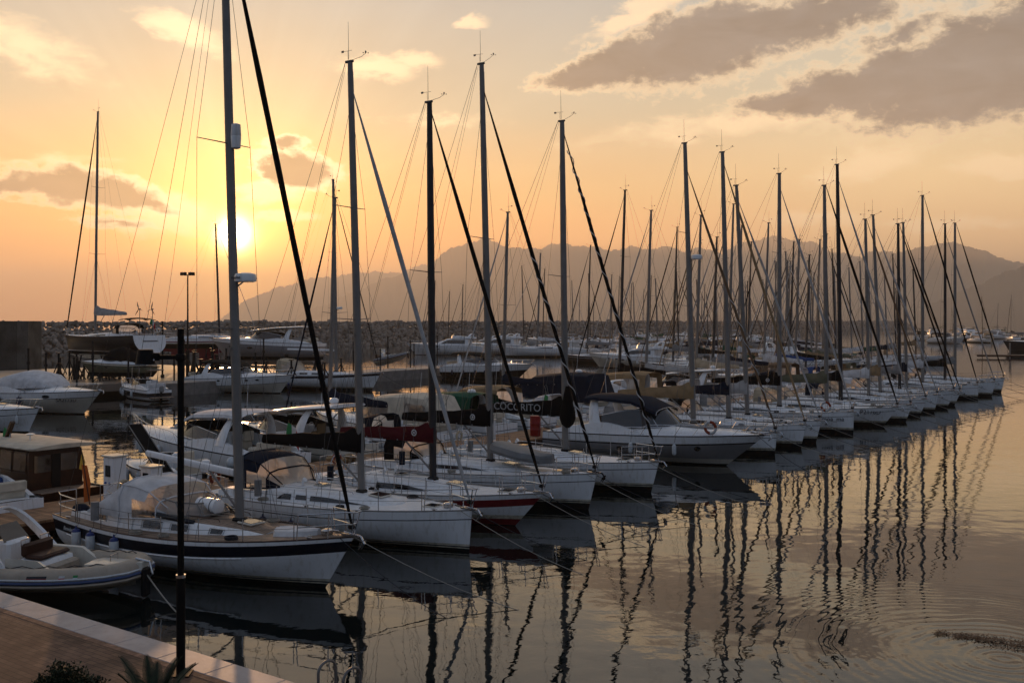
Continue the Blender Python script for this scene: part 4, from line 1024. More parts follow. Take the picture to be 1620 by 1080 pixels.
# ------------------------------------------------------------------ water
def water():
    m = bpy.data.materials.new('harbour_water'); m.use_nodes = True; t = m.node_tree; b = t.nodes['Principled BSDF']
    b.inputs['Base Color'].default_value = (.004, .007, .007, 1); b.inputs['Roughness'].default_value = .015; b.inputs['IOR'].default_value = 1.48
    tcn = t.nodes.new('ShaderNodeTexCoord')
    def nz(scale, detail, mp, rough=.5, dist=0):
        mm = t.nodes.new('ShaderNodeMapping'); mm.inputs[3].default_value = mp; t.links.new(tcn.outputs['Object'], mm.inputs[0])
        n = t.nodes.new('ShaderNodeTexNoise'); n.inputs['Scale'].default_value = scale; n.inputs['Detail'].default_value = detail; n.inputs['Roughness'].default_value = rough; n.inputs['Distortion'].default_value = dist
        t.links.new(mm.outputs[0], n.inputs['Vector']); return n.outputs[0]
    def mth(op, a, b_=None, c=None):
        n = t.nodes.new('ShaderNodeMath'); n.operation = op
        for i, v in enumerate((a, b_, c)):
            if v is None: continue
            if isinstance(v, bpy.types.NodeSocket): t.links.new(v, n.inputs[i])
            else: n.inputs[i].default_value = v
        return n.outputs[0]
    big = nz(.45, 2, (1, 1.2, 1)); mid = nz(1.7, 2, (1, 1, 1), .5, .4); small = nz(7., 2, (1, 1, 1))
    patch = nz(.06, 2, (1, 1, 1)); pm = t.nodes.new('ShaderNodeMapRange'); pm.inputs[1].default_value = .42; pm.inputs[2].default_value = .62; pm.inputs[3].default_value = .25; pm.inputs[4].default_value = 1.; t.links.new(patch, pm.inputs[0])
    hgt = mth('ADD', mth('MULTIPLY', big, .018), mth('MULTIPLY', mth('MULTIPLY', mid, .0050), pm.outputs[0]))
    hgt = mth('ADD', hgt, mth('MULTIPLY', mth('MULTIPLY', small, .0011), pm.outputs[0]))
    # rings spreading round the floating weed
    c0 = RINGC
    vs = t.nodes.new('ShaderNodeVectorMath'); vs.operation = 'SUBTRACT'; t.links.new(tcn.outputs['Object'], vs.inputs[0]); vs.inputs[1].default_value = c0
    vw = t.nodes.new('ShaderNodeVectorMath'); vw.operation = 'LENGTH'; t.links.new(vs.outputs[0], vw.inputs[0]); dist = vw.outputs['Value']
    wv = mth('SINE', mth('ADD', mth('MULTIPLY', dist, 21.), mth('MULTIPLY', nz(.35, 2, (1, 1, 1)), 22.)))
    fall = mth('MULTIPLY', mth('EXPONENT', mth('MULTIPLY', mth('POWER', mth('DIVIDE', dist, 5.0), 2.), -1.)), .0011)
    hgt = mth('ADD', hgt, mth('MULTIPLY', wv, fall))
    bp = t.nodes.new('ShaderNodeBump'); bp.inputs['Strength'].default_value = 1.; bp.inputs['Distance'].default_value = 1.
    t.links.new(hgt, bp.inputs['Height']); t.links.new(bp.outputs[0], b.inputs['Normal'])
    return m
RINGC = at(1590, 1040)
wo = MB().add([(-16000, -300, 0), (16000, -300, 0), (16000, 19000, 0), (-16000, 19000, 0)], [(0, 1, 2, 3)]).build('water', water(), smooth=0)
tag(wo, kind='structure')

# ------------------------------------------------------------------ mountains
rockm = mat('mountain_rock', (.07, .07, .065), .95, var=.3, scale=.0015)
def ridge(name, pts, dist, depth, seed, foot=506):
    rng = random.Random(seed); xs = np.arange(pts[0][0], pts[-1][0], 2.5)
    ys = np.interp(xs, [p[0] for p in pts], [p[1] for p in pts])
    jag = np.zeros_like(xs)
    for k, a in ((.021, 2.0), (.05, 1.5), (.11, .9), (.23, .7), (.47, .6), (.9, .4), (1.7, .3)): jag += 1.0*a*np.sin(xs*k*2*3.1416*.35+rng.random()*6.28)
    hz = (510-ys+jag)/F*dist; hz = np.maximum(hz, 1)
    X = (xs-810)/F*dist; rows = []; nv = 26
    for j in range(nv+1):
        v = j/nv                       # 0 crest .. 1 foot, towards the camera
        amp = math.sin(math.pi*min(v*1.1, 1))**.8
        spur = np.zeros_like(xs)
        for k, a in ((900., .40), (430., .28), (210., .18), (100., .12)):
            spur += a*np.abs(np.sin(X/k*3.14159+seed*k+1.3*np.sin(v*3+X/k*.7)))
        z = hz*((1-v)**1.15)*(1-.35*amp*spur)
        rows.append([(float(x*(1-v*depth/dist)), float(dist-v*depth), float(q-(6 if j == nv else 0))) for x, q in zip(X, z)])
    back = [[(x*1.1, dist+depth*.5, -6.) for x in X]]
    mb = MB().loft([[(float(a), b, c) for a, b, c in back[0]]]+rows)
    tag(mb.build(name, rockm, smooth=60), kind='structure')
ridge('far_hills', [(330, 512), (345, 502), (400, 470), (440, 455), (480, 440), (520, 437), (545, 437), (592, 426), (612, 430), (631, 428), (660, 421), (700, 420), (760, 460), (800, 508)], 13500, 2500, 3)
ridge('mountains', [(430, 512), (470, 500), (520, 478), (560, 458), (600, 444), (640, 432), (675, 424), (686, 412), (699, 397), (727, 387), (751, 381), (765, 379), (780, 382), (794, 387), (828, 391), (857, 389), (871, 385), (886, 387), (929, 389), (963, 392), (1001, 389), (1025, 395), (1040, 392), (1064, 391), (1080, 396), (1102, 389), (1143, 398), (1165, 389), (1199, 378), (1223, 371), (1242, 373), (1266, 379), (1290, 385), (1309, 397), (1340, 402), (1400, 408), (1500, 420), (1620, 440), (1800, 480)], 9800, 2600, 5)
ridge('mountain_hump', [(1250, 512), (1300, 470), (1340, 430), (1372, 400), (1400, 396), (1435, 394), (1463, 387), (1490, 385), (1521, 385), (1550, 392), (1584, 404), (1613, 416), (1650, 428), (1760, 470)], 7600, 1900, 8)
ridge('near_hill', [(1400, 512), (1440, 498), (1490, 472), (1540, 448), (1580, 434), (1620, 419), (1680, 402), (1800, 380)], 4800, 1300, 11)

# ------------------------------------------------------------------ breakwater of boulders
stone = mat('limestone_boulders', (.19, .165, .14), .9, var=.45, scale=.6, bump=.5, bscale=3)
def breakwater():
    rng = np.random.default_rng(4)
    line = [(-300, -70), (-86, 245), (25, 432), (457, 1161), (620, 1500)]
    line = [(-190, 110), (-86, 245), (25, 432), (457, 1161)]
    seg = [Vector((a[0], a[1], 0)) for a in line]
    import bmesh as _b
    bm = _b.new(); _b.ops.create_icosphere(bm, subdivisions=1, radius=1); V0 = np.array([v.co[:] for v in bm.verts]); F0 = np.array([[v.index for v in f.verts] for f in bm.faces]); bm.free()
    vs, fs, off = [], [], 0
    for a, b in zip(seg, seg[1:]):
        d = (b-a); Ln = d.length; d.normalize(); nrm = Vector((d.y, -d.x, 0))     # towards the harbour
        if nrm.y > 0: nrm = -nrm
        s = 0.
        while s < Ln:
            dist = (a+d*s).length; size = .78*max(dist, 245)/245 if dist < 400 else .78*400/245*(dist/400)**.8
            nn = 17 if dist < 330 else 13 if dist < 500 else 8
            for k in range(nn):
                q = (k+rng.random())/nn; off_n = -3+14*q; z = 7.1*(1-q**1.1)-.4 if q > .12 else 6.7
                z = 6.75-(max(0, q-.18)/.82)*7.2
                p = a+d*(s+rng.random()*size*1.6)+nrm*off_n
                rad = size*(.62+.55*rng.random()**2)*(1.18 if rng.random() < .12 else 1)
                vv = V0*(1+.34*(rng.random((len(V0), 1))-.5))*np.array([1+.4*rng.random(), .7+.4*rng.random(), .55+.35*rng.random()])*rad
                th = rng.random(3)*6.28; cx, sx = math.cos(th[0]), math.sin(th[0]); cy, sy = math.cos(th[1]*.15), math.sin(th[1]*.15)
                Rm = np.array([[cx, -sx, 0], [sx, cx, 0], [0, 0, 1]])@np.array([[cy, 0, sy], [0, 1, 0], [-sy, 0, cy]])
                vs.append(vv@Rm.T+np.array([p.x, p.y, z-.12*rng.random()])); fs.append(F0+off); off += len(V0)
            s += size*1.55
    Vv = np.concatenate(vs); Ff = np.concatenate(fs)
    me = bpy.data.meshes.new('rock_breakwater'); me.vertices.add(len(Vv)); me.vertices.foreach_set('co', Vv.ravel())
    me.loops.add(Ff.size); me.loops.foreach_set('vertex_index', Ff.ravel().astype(np.int32)); me.polygons.add(len(Ff))
    me.polygons.foreach_set('loop_start', np.arange(0, Ff.size, 3, dtype=np.int32)); me.update(calc_edges=True); me.materials.append(stone)
    o = bpy.data.objects.new('rock_breakwater', me); C.objects.link(o)
    tag(o, 'long breakwater of heaped pale boulders below the mountains', 'breakwater', kind='stuff')
    mb = MB()
    for a, b in zip(seg, seg[1:]):
        d = (b-a).normalized(); nrm = Vector((d.y, -d.x, 0)); nrm = nrm if nrm.y < 0 else -nrm
        prof = ((-6, 5.2), (1.5, 5.3), (10, -1.2)); mb.loft([[p+nrm*x+Vector((0, 0, z)) for x, z in prof] for p in (a-d*2, b+d*2)])
    c = mb.build('breakwater_core', mat('breakwater_core', (.08, .075, .07), .95, var=.3), smooth=0); c.parent = o; return o
breakwater()

# ------------------------------------------------------------------ quay in front
brick = mat('paving_brick', (.26, .15, .095), .85, var=.15, scale=3, bump=.1)
def brickify():
    t = brick.node_tree; b = t.nodes['Principled BSDF']; tcn = t.nodes.new('ShaderNodeTexCoord')
    mp = t.nodes.new('ShaderNodeMapping'); mp.inputs[2].default_value = (0, 0, R(0)); t.links.new(tcn.outputs['Object'], mp.inputs[0])
    br = t.nodes.new('ShaderNodeTexBrick'); br.inputs['Scale'].default_value = 1; br.inputs['Brick Width'].default_value = .24; br.inputs['Row Height'].default_value = .12
    br.inputs['Mortar Size'].default_value = .006; br.inputs['Color1'].default_value = (.21, .125, .08, 1); br.inputs['Color2'].default_value = (.14, .08, .055, 1); br.inputs['Mortar'].default_value = (.05, .035, .028, 1); br.inputs['Bias'].default_value = -.1
    br.inputs['Mortar Smooth'].default_value = .3
    t.links.new(mp.outputs[0], br.inputs['Vector'])
    nz = t.nodes.new('ShaderNodeTexNoise'); nz.inputs['Scale'].default_value = .9; nz.inputs['Detail'].default_value = 6; t.links.new(tcn.outputs['Object'], nz.inputs['Vector'])
    mr = t.nodes.new('ShaderNodeMapRange'); mr.inputs[1].default_value = .3; mr.inputs[2].default_value = .7; mr.inputs[3].default_value = .45; mr.inputs[4].default_value = 1.2; t.links.new(nz.outputs[0], mr.inputs[0])
    vs = t.nodes.new('ShaderNodeVectorMath'); vs.operation = 'SCALE'; t.links.new(br.outputs[0], vs.inputs[0]); t.links.new(mr.outputs[0], vs.inputs['Scale'])
    t.links.new(vs.outputs[0], b.inputs['Base Color'])
    bp = t.nodes.new('ShaderNodeBump'); bp.inputs['Strength'].default_value = .6; bp.inputs['Distance'].default_value = .01; bp.invert = True
    t.links.new(br.outputs['Fac'], bp.inputs['Height']); t.links.new(bp.outputs[0], b.inputs['Normal'])
brickify()
Q0 = at(0, 935, 1.2); QD = (at(470, 1080, 1.2)-at(0, 935, 1.2)).normalized(); QN = Vector((QD.y, -QD.x, 0))   # QN towards the camera
if QN.y > 0: QN = -QN
qa = math.atan2(QD.y, QD.x)
def qp(s, n, z=0.): return Q0+QD*s+QN*n+Vector((0, 0, z))
kw = .62; s0, s1 = -26., 40.
qo = empty('quay', qp(0, 0, -1.2), qa, kind='structure')
def qbox(name, sa, sb, na, nb, za, zb, m):
    mb = MB().box(((sa+sb)/2, -(na+nb)/2, (za+zb)/2), (sb-sa, nb-na, zb-za)); return mb.build(name, m, qo, smooth=0)
CONC = mat('weathered_concrete', (.22, .205, .19), .9, var=.25, scale=1.5, bump=.4, bscale=12, stain=.4)
qbox('brick_paving', s0, s1, kw, 15, .9, 1.196, brick)
qbox('quay_wall', s0, s1, .04, 15, -1., .9-.002, CONC)
kst = mat('kerb_stone', (.33, .31, .315), .55, var=.14, scale=2.5, bump=.12, bscale=25, stain=.25)
mb = MB(); s = s0; k = 0
while s < s1:
    ln = 1.30; mb.rbox((s+ln/2, -kw/2, 1.06), (ln-.008, kw-.006, .29), .012); s += ln; k += 1
mb.build('kerb_stones', kst, qo)
# lighter soldier course of bricks beside the kerb
qbox('brick_edging', s0, s1, kw+.002, kw+.14, 1.197, 1.201, mat('brick_edging', (.21, .12, .08), .85, var=.3, scale=8, extra=lines(.12, .06, (.04, .03, .02), 0)))

# ------------------------------------------------------------------ lamp post with a side spotlight
pm = mat('black_post_paint', (.004, .004, .0045), .6, var=.25, spec=.12)
pb = at(286, 1066, 1.2)
po = empty('lamp_post', (pb.x, pb.y, 1.2), R(4), label='tall black steel post with a bucket spotlight on a side arm at the quay edge', cat='lamp post')
zt = H-(520-510)/F*pb.y; zc = H-(910-510)/F*pb.y
MB().tube([(0, 0, 0), (0, 0, zc-1.2)], .073, 16).build('lower_pole', pm, po)
MB().tube([(0, 0, zc-1.2), (0, 0, zt-1.2)], .054, 16).build('upper_pole', pm, po)
MB().tube([(0, 0, zc-1.2-.03), (0, 0, zc-1.2+.02)], .08, 16).build('collar', STEEL, po)
MB().rbox((0, 0, .012), (.34, .34, .024), .006).build('base_plate', pm, po)
za = H-(565-510)/F*pb.y-1.2
ao = MB().box((-.24, 0, za), (.40, .035, .07)).rbox((-.42, 0, za+.01), (.16, .08, .13), .015).rbox((.0, 0, za), (.15, .15, .12), .02).build('bracket_arm', pm, po)
mb = MB(); cx = -.57
mb.loft([[(cx+rr*math.cos(k*math.pi/10), rr*math.sin(k*math.pi/10), za+zz) for k in range(20)] for zz, rr in ((.13, .03), (.13, .115), (.12, .12), (-.08, .155), (-.11, .165), (-.115, .15), (-.10, .13))], True, 0, True, False)
sp_ = mb.build('spotlight', pm, po)
MB().loft([[(cx+rr*math.cos(k*math.pi/10), rr*math.sin(k*math.pi/10), za-.095) for k in range(20)] for rr in (.13, .01)], True).build('spotlight_lens', GLASS, sp_)
MB().ell((cx+.145, -.04, za-.045), (.02, .012, .02), 8, 4).build('clamp_screw', STEEL, sp_)

# ------------------------------------------------------------------ ladder at the quay edge
lx = at(531, 1066, 1.9); lo = empty('quay_ladder', (lx.x, lx.y, 0), qa, label='stainless ladder with two hooped handrails over the quay edge', cat='ladder')
for y in (0, .50):
    p = []
    for i in range(13):
        a = math.pi*i/12; p.append((y, -.17+.17*math.cos(a), 2.0+.14*math.sin(a)))
    MB().tube([(y, 0, -.6), (y, 0, 2.0)]+p[1:]+[(y, -.34, 1.2)], .021, 8).build('handrail', mat('dull_steel', (.16, .16, .16), .5, metal=.6), lo)
for z in (.1, .4, .7, 1.0): MB().tube([(0, 0, z), (.5, 0, z)], .016, 6).build('rung', STEEL, lo)

# ------------------------------------------------------------------ bush and cycad in the near corner
leafm = mat('dark_leaf', (.016, .026, .012), .7, var=.5, scale=9)
leafl = mat('light_leaf', (.035, .045, .018), .7, var=.4, scale=9)
bark = mat('bark', (.09, .065, .045), .9, var=.4, bump=.6, bscale=10)
def bush(name, label, c, rx, ry, rz, n, seed):
    rng = random.Random(seed); o = empty(name, c, 0, label=label, cat='shrub'); mb = MB()
    for k in range(n):
        th = rng.random()*2*math.pi; ph = math.acos(1-rng.random()*1.05); rr = rng.random()**.28*(1+.22*math.sin(th*3+seed)+.14*math.sin(ph*7+th*5))
        p = Vector((rx*rr*math.sin(ph)*math.cos(th), ry*rr*math.sin(ph)*math.sin(th), rz*(.35+.65*rr*math.cos(ph))))
        d = Vector((rng.uniform(-1, 1), rng.uniform(-1, 1), rng.uniform(-.3, 1))).normalized(); a = d.cross(Vector((rng.random(), rng.random(), rng.random()))).normalized()
        l, w = rng.uniform(.035, .07), rng.uniform(.012, .022)
        mb.add([p, p+d*l*.5+a*w, p+d*l, p+d*l*.5-a*w], [(0, 1, 2, 3)], 1 if rng.random() < .28 else 0)
    mb.build('foliage', [leafm, leafl], o, smooth=0); mb = MB()
    for k in range(9):
        a = k*.7; mb.tube([(0, 0, 0), (rx*.3*math.cos(a), ry*.3*math.sin(a), rz*.4), (rx*.6*math.cos(a), ry*.6*math.sin(a), rz*.75)], [.02, .014, .006], 5)
    mb.build('stem', bark, o)
bc = at(98, 1092, 1.2); zb_top = 0
bpos = Vector(((98-810)/F*14.2, 14.2, 1.2)); topz = H-(1050-510)/F*14.2
bush('leafy_bush', 'dark clipped leafy bush on the brick paving at the near corner', bpos, .62, .45, topz-1.2-.12, 15000, 2)
# brick planter kerb so that the plants stand in soil
cyd = 14.4; cpos = Vector(((243-810)/F*cyd, cyd, 1.2)); co = empty('cycad_palm', cpos, 0, label='low sago palm with stiff dark feathered fronds beside the post', cat='palm')
MB().tube([(0, 0, 0), (0, 0, .04), (0, 0, .08)], [.16, .18, .12], 12).build('trunk', bark, co)
rng = random.Random(5)
for k in range(15):
    a = k*2.39996; inc = R(84-50*(k/15)**1.0+rng.uniform(-6, 6)); ln = rng.uniform(.92, 1.12)
    pts = []; p = Vector((0, 0, .04)); e = R(90)-inc*.5
    for i in range(9):
        pts.append(p.copy()); q = e-inc*.62*(i/8)**1.3; p = p+Vector((math.cos(a)*math.cos(q), math.sin(a)*math.cos(q), math.sin(q)))*(ln/8)
    mb = MB().tube(pts, [.012*(1-i/11) for i in range(9)], 4); sidev = Vector((-math.sin(a), math.cos(a), 0))
    for j in range(44):
        q = (j+4)/50*8; i = min(int(q), 7); c_ = lerp(pts[i], pts[i+1], q-i); t = (pts[i+1]-pts[i]).normalized(); nn = sidev.cross(t)
        w_ = .12*math.sin(math.pi*min(1, (j+7)/52))**.7
        for sd in (1, -1):
            tipv = c_+sidev*sd*w_*.86+t*w_*.62+nn*(-.05 if nn.z > 0 else .05)*0+Vector((0, 0, .03)); mb.add([c_-t*.011, tipv-t*.004, tipv+t*.006, c_+t*.012], [(0, 1, 2, 3)])
    mb.build('frond', leafm, co, smooth=0)

# ------------------------------------------------------------------ floating weed
def weed():
    rng = random.Random(8); mb = MB()
    for k in range(1500):
        q = rng.random(); px = lerp(1508, 1640, q)+rng.gauss(0, 6); py = 1006+18*math.sin(q*2.2)*q+rng.gauss(0, 3.2)*(.6+q*1.2)
        if rng.random() < .12: px = 1490+rng.gauss(0, 7); py = 1002+rng.gauss(0, 2.2)
        p = at(px, py, 0); p.z = .004+rng.random()*.03; a = rng.random()*6.28; l = rng.uniform(.02, .07); d = Vector((math.cos(a), math.sin(a), rng.uniform(-.3, .5)))*l; s_ = Vector((-math.sin(a), math.cos(a), 0))*l*.25
        mb.add([p-s_, p+d-s_*.3, p+d+s_*.3, p+s_], [(0, 1, 2, 3)])
    tag(mb.build('floating_seaweed', mat('seaweed', (.11, .055, .025), .7, var=.5, scale=5), smooth=0), 'brown clump of seaweed drifting on the open water', 'seaweed', kind='stuff')
weed()

# ------------------------------------------------------------------ main pier
PB0, PB1, PZ = 11.6, 14.6, .62
def pier(name, a0, a1, b0, b1, z, m, label, cat, fascia=.30, piles=8., edge=None):
    ln = a1-a0; o = empty(name, ab(a0, (b0+b1)/2), math.atan2(Wd.y, Wd.x), label=label, cat=cat); w = b1-b0
    MB().box((ln/2, 0, z-.04), (ln, w, .08)).build('decking', m, o, smooth=0)
    MB().box((ln/2, w/2-.06, z-.09-fascia/2), (ln-.02, .10, fascia)).box((ln/2, -w/2+.06, z-.09-fascia/2), (ln-.02, .10, fascia)).build('edge_beam', edge or WOODV, o, smooth=0)
    s = .8; pm_ = MB().tube([(0, 0, -.6), (0, 0, z-.09)], .16, 10).build('pile', CONC, o); pm_.location = (s, w/2-.3, 0)
    while s < ln:
        for y in (w/2-.3, -w/2+.3):
            q = pm_.copy(); C.objects.link(q); q.location = (s, y, 0)
        s += piles
    bpy.data.objects.remove(pm_)
    return o
pier('wooden_pier', -12, 97, PB0, PB1, PZ, WOODP, 'brown plank pier running behind the sterns of the front row', 'pier')
CONC2 = mat('pier_concrete', (.30, .27, .245), .65, var=.18, scale=1.2, bump=.25, bscale=8, stain=.3)
# ------------------------------------------------------------------ front row, bows towards the open water
ROW = 'sailing boats moored stern-to along the wooden pier'
CAT = 'sailing boat'
hd = HEAD+R(4)
def front(px, py, name, label, c, rz=None, group=ROW, dx=0):
    r, h, k = sailboat(name, label, CAT, c, group); place(r, h, at(px, py), rz if rz is not None else hd); return r, h, k
# 1 the near cruising yacht
r1, h1, k1 = front(515, 929, 'sailing_yacht', 'nearest sailing yacht, teak deck, navy hull band, white sprayhood and blue fenders', dict(
    L=11.1, B=3.5, bt=.11, f0=1.12, f1=1.46, over=1.0, sag=.16, sr=.70, tr=.35, stripe=NAVY, s_lo=.42, s_hi=.12, deckm=TEAK, toe=WOODV, rubline=.46, rub0=3, rub1=31, crtop=TEAK, cr0=.30, cr1=.74, crh=.46,
    wstyle='ports', grab=WOODV, xm=.62, zt=18.6, rake=.039, mr=.105, spr=(.315, .62), sprw=1.15, jib='black', jr=.092, bs2=2, zboom=2.75, bl=4.0, boomm=GEL, bup=.30,
    hood='white', hox=1.75, hl=1.9, hh=.88, wing=1.35, radar=8.25, rtext='marine', reflector=12.25, liferaft=1, flag='yellow', frac=1.0,
    fend=((.16, -1), (.235, -1), (.345, -1)), fz=.62, fend_end=FBLUE, moor=((-1, 4.5, -.6), (1, 6., 1.2)), antenna=0))
S = [(1.75, 1.08, 1.0, h1.sh(.16)-.04, h1.sh(.16)+.36, h1.sh(.16)+.40), (2.6, 1.2, 1.1, h1.sh(.24)-.04, h1.sh(.24)+.44, h1.sh(.24)+.50), (3.7, 1.2, 1.08, h1.sh(.33)-.04, h1.sh(.33)+.46, h1.sh(.33)+.52)]
_, fa_ = cabin(S, r1, 'aft_cabin', [GEL, GEL]); side_window(fa_, 2.05, 2.5, .35, .78, r1, n=2, frame=STEEL)
# raised blue moulding round the windscreen, name on the quarter
S = []
L = h1.L
for x, w, z in ((.30, 1.02, .78), (.38, 1.06, .80), (.47, 1.0, .70), (.53, .72, .56)): S.append((x*L, w, h1.sh(x)-.04+z))
mb = MB()
for sd in (1, -1): mb.tube([(x, sd*(w+.03), z-.22) for x, w, z in S], .05, 6, 0, 1.6)
mb.build('blue_moulding', NAVY, r1)
mb = MB()
gr = [(.36, 1.0, .50, .45), (.42, .98, .50, .45), (.49, .82, .46, .34), (.535, .45, .44, .30), (.545, 0, .44, .28)]
bot = [Vector((x*L, w, h1.sh(x)+z)) for x, w, z, q in gr]; topp = [Vector((x*L-.30-q*.3, w*.86, h1.sh(x)+z+q)) for x, w, z, q in gr]
full = lambda a: a+[Vector((p.x, -p.y, p.z)) for p in a[::-1][1:]]
go = MB().loft([full(bot), full(topp)]).build('windscreen', VINYL, r1)
mb = MB().tube(full(topp), .025, 5).tube(full(bot), .03, 5)
for i in (1, 2, 3): 
    for sd in (1, -1): mb.tube([(bot[i].x, sd*bot[i].y, bot[i].z), (topp[i].x, sd*topp[i].y, topp[i].z)], .025, 4)
mb.build('windscreen_frame', ALU, go)
for sd in (-1,):
    p = h1.pt(.10, h1.sh(.10)-.27, sd); p2 = h1.pt(.13, h1.sh(.13)-.27, sd)
    text('name_lettering', 'Benedetta', .17, FEND, r1, (p.x, p.y-.03, p.z), (R(90), 0, math.atan2(p2.y-p.y, p2.x-p.x)), .3)
MB().ell((.75, -.75, h1.sh(.06)+.16), (.36, .22, .18), 12, 6).build('stowed_bag', CV['navy'], r1)
MB().rbox((1.15, .6, h1.sh(.06)+.35), (.5, .4, .55), .08).build('stern_box', CV['black'], r1)
# folded white awning on the foredeck
S = [(x*L, [(w, h1.sh(x)+.02), (w*.8, h1.sh(x)+.14), (w*.3, h1.sh(x)+.2+.03*wob(x*90)), (0, h1.sh(x)+.17)]) for x, w in ((.755, .2), (.78, .48), (.83, .45), (.87, .3), (.89, .08))]
MB().half(S, 0, True, True).build('folded_awning', CV['white'], r1)
front(742, 872, 'sailing_boat', 'white sloop with navy sprayhood, black boom cover and pale furled jib', dict(
    L=10.6, B=3.55, bt=.08, f0=1.05, f1=1.28, over=.12, sag=.02, thin=NAVY, wstyle='three', xm=.585, zt=15.6, rake=.035, mr=.095, spr=(.40, .66), cover='black', cvh=.42, zboom=2.85, bl=4.5,
    jib='lgrey', jr=.085, hood='navy', hl=1.75, hh=.95, bs2=2, fend=((.46, -1), (.34, -1)), fendm=FENDN, fend_end=FENDN, frac=.93))
front(815, 831, 'sailing_boat', 'white sloop with a dark red hull band, maroon boom cover and black mast', dict(
    L=10.6, B=3.2, f0=1.0, f1=1.22, over=1.15, sag=.12, tr=.4, stripe=REDP, s_lo=.44, s_hi=.17, boot=REDP, bare_boot=1, wstyle='lens', xm=.56, zt=15.0, rake=.012, mr=.10, mastm=ALUD, spr=(.55,), cover='maroon', cvh=.34,
    zboom=2.75, bl=4.4, jib='black', jr=.085, bs2=2, cdisc=1, hood=None, frac=.97))
r4, h4, k4 = front(931, 806, 'sailing_boat', 'white sloop with an upturned grey dinghy before the mast and black cover with round emblem', dict(
    L=11.0, B=3.6, f0=1.1, f1=1.38, over=.35, sag=.03, thin=NAVY, wstyle='long', xm=.57, zt=17.3, rake=.027, mr=.095, spr=(.56,), cover='black', cvh=.44, cdisc=1, zboom=3.0, bl=4.4,
    jib='black', jr=.09, helix=1, hx=(.05, .55), helixn=9, bs2=2, hood='black', frac=.93, anchor=2, lazy=1))
mb = MB(); L = h4.L
S = [(x, [(w, z0), (w*1.06, z0+.12), (w*.9, z0+.3), (w*.5, z0+.36), (0, z0+.37)]) for x, w, z0 in ((.60*L, .55, 1.95), (.62*L, .68, 1.92), (.72*L, .70, 1.72), (.80*L, .50, 1.62), (.83*L, .1, 1.62))]
mb.half(S, 0, True, True); mb.build('stowed_dinghy', HYPG, r4)
front(1030, 779, 'sailing_boat', 'white sloop with the name COCORITO on its long black boom cover', dict(
    L=11.2, B=3.6, f0=1.05, f1=1.28, over=.35, sag=.0, thin=NAVY, wstyle='lens', xm=.61, zt=15.7, rake=.012, mr=.10, spr=(.53,), cover='black', cvh=.50, zboom=3.05, bl=4.5, ctext='COCORITO', bag=1,
    jib='black', jr=.085, helix=1, hx=(.0, .95), helixn=15, bs2=2, hood=None, frac=.96))
# 6 the motor cruiser
r6, h6 = cruiser('motor_cruiser', 'white and grey motor cruiser with blue canopy, radar arch and a lifebuoy on its rail', 'motor boat', dict(
    L=11.6, B=3.6, f0=1.25, f1=1.62, over=2.0, hull=GEL, mid=GREYH, low=GEL2, s_lo=.45, s_hi=.38, style='express', xw=.48, canvas='navy', hump=.50, ah=1.62, tail=.5, sides=0, xr=.27,
    ports=((.40, .50, .20, .12), (.76, .58, .17, .12)), fend=((.46, -1), (.66, -1)), fendm=FEND, pad=1, buoy=.80, bside=-1, lean=-.35, wsh=.85, wxa=.30, moor=((-1, 3.5, -.6),)), None)
place(r6, h6, at(1149, 736), HEAD+R(2))
front(1226, 720, 'sailing_boat', 'white sloop with a tan boom cover and radar dome behind the motor cruiser', dict(
    L=11.6, B=3.6, f0=1.05, f1=1.2, over=.1, sag=.0, boot2=NAVY, wstyle='long', xm=.60, zt=16.9, rake=.033, mr=.10, spr=(.42, .68), cover='tan', cvh=.55, zboom=2.9, bl=4.6, jib='brown', jr=.085, hood='grey', bs2=2, frac=.9, radar=10.6, helix=1, hx=(0, .5), helixn=6))
front(1267, 708, 'sailing_boat', 'white sloop with a dark blue boom cover beside the tan-covered sloop', dict(
    L=11.2, B=3.5, f0=1.05, f1=1.3, over=.3, sag=.02, wstyle='lens', xm=.60, zt=16.9, rake=.025, mr=.10, spr=(.5,), cover='navy', cvh=.40, zboom=2.9, bl=4.4, jib='tan', jr=.09, hood='white', frac=.95))
front(1291, 700, 'sailing_boat', 'white sloop with a light grey boom cover and long dark cabin window', dict(
    L=11.0, B=3.4, f0=1.05, f1=1.3, over=.3, sag=.02, wstyle='long', xm=.60, zt=15.3, rake=.05, mr=.09, spr=(.5,), cover='lgrey', cvh=.45, zboom=2.8, bl=4.2, jib='lgrey', jr=.08, hood='black', frac=.93))
r10, h10, _ = front(1350, 686, 'sailing_boat', 'white plumb-bowed sloop with name on the bow and an orange lifebuoy on the rail', dict(
    L=11.8, B=3.7, f0=1.1, f1=1.38, over=.02, sag=.0, thin=NAVY, wstyle='long', xm=.60, zt=16.7, rake=.0, mr=.10, spr=(.4, .66), cover='black', cvh=.5, zboom=3.0, bl=4.6, jib='lgrey', jr=.085, hood='grey', cdisc=1, buoy=.87, frac=.93))
p = h10.pt(.905, .85, -1); p2 = h10.pt(.93, .85, -1)
text('name_lettering', 'moa_ma', .40, CV['navy'], r10, (p.x, p.y-.05, .92), (R(90), 0, math.atan2(p2.y-p.y, p2.x-p.x)))
r11, h11, _ = front(1397, 674, 'sailing_boat', 'white sloop with the registration P2176D on its raked bow', dict(
    L=11.6, B=3.5, f0=1.05, f1=1.34, over=1.0, sag=.06, tr=.3, thin=NAVY, wstyle='lens', xm=.59, zt=16.5, rake=.01, mr=.10, spr=(.52,), cover='olive', cvh=.5, zboom=2.9, bl=4.4, jib='black', jr=.10, hood='beige', frac=1.0, bs2=2))
p = h11.pt(.87, .9, -1); p2 = h11.pt(.90, .9, -1)
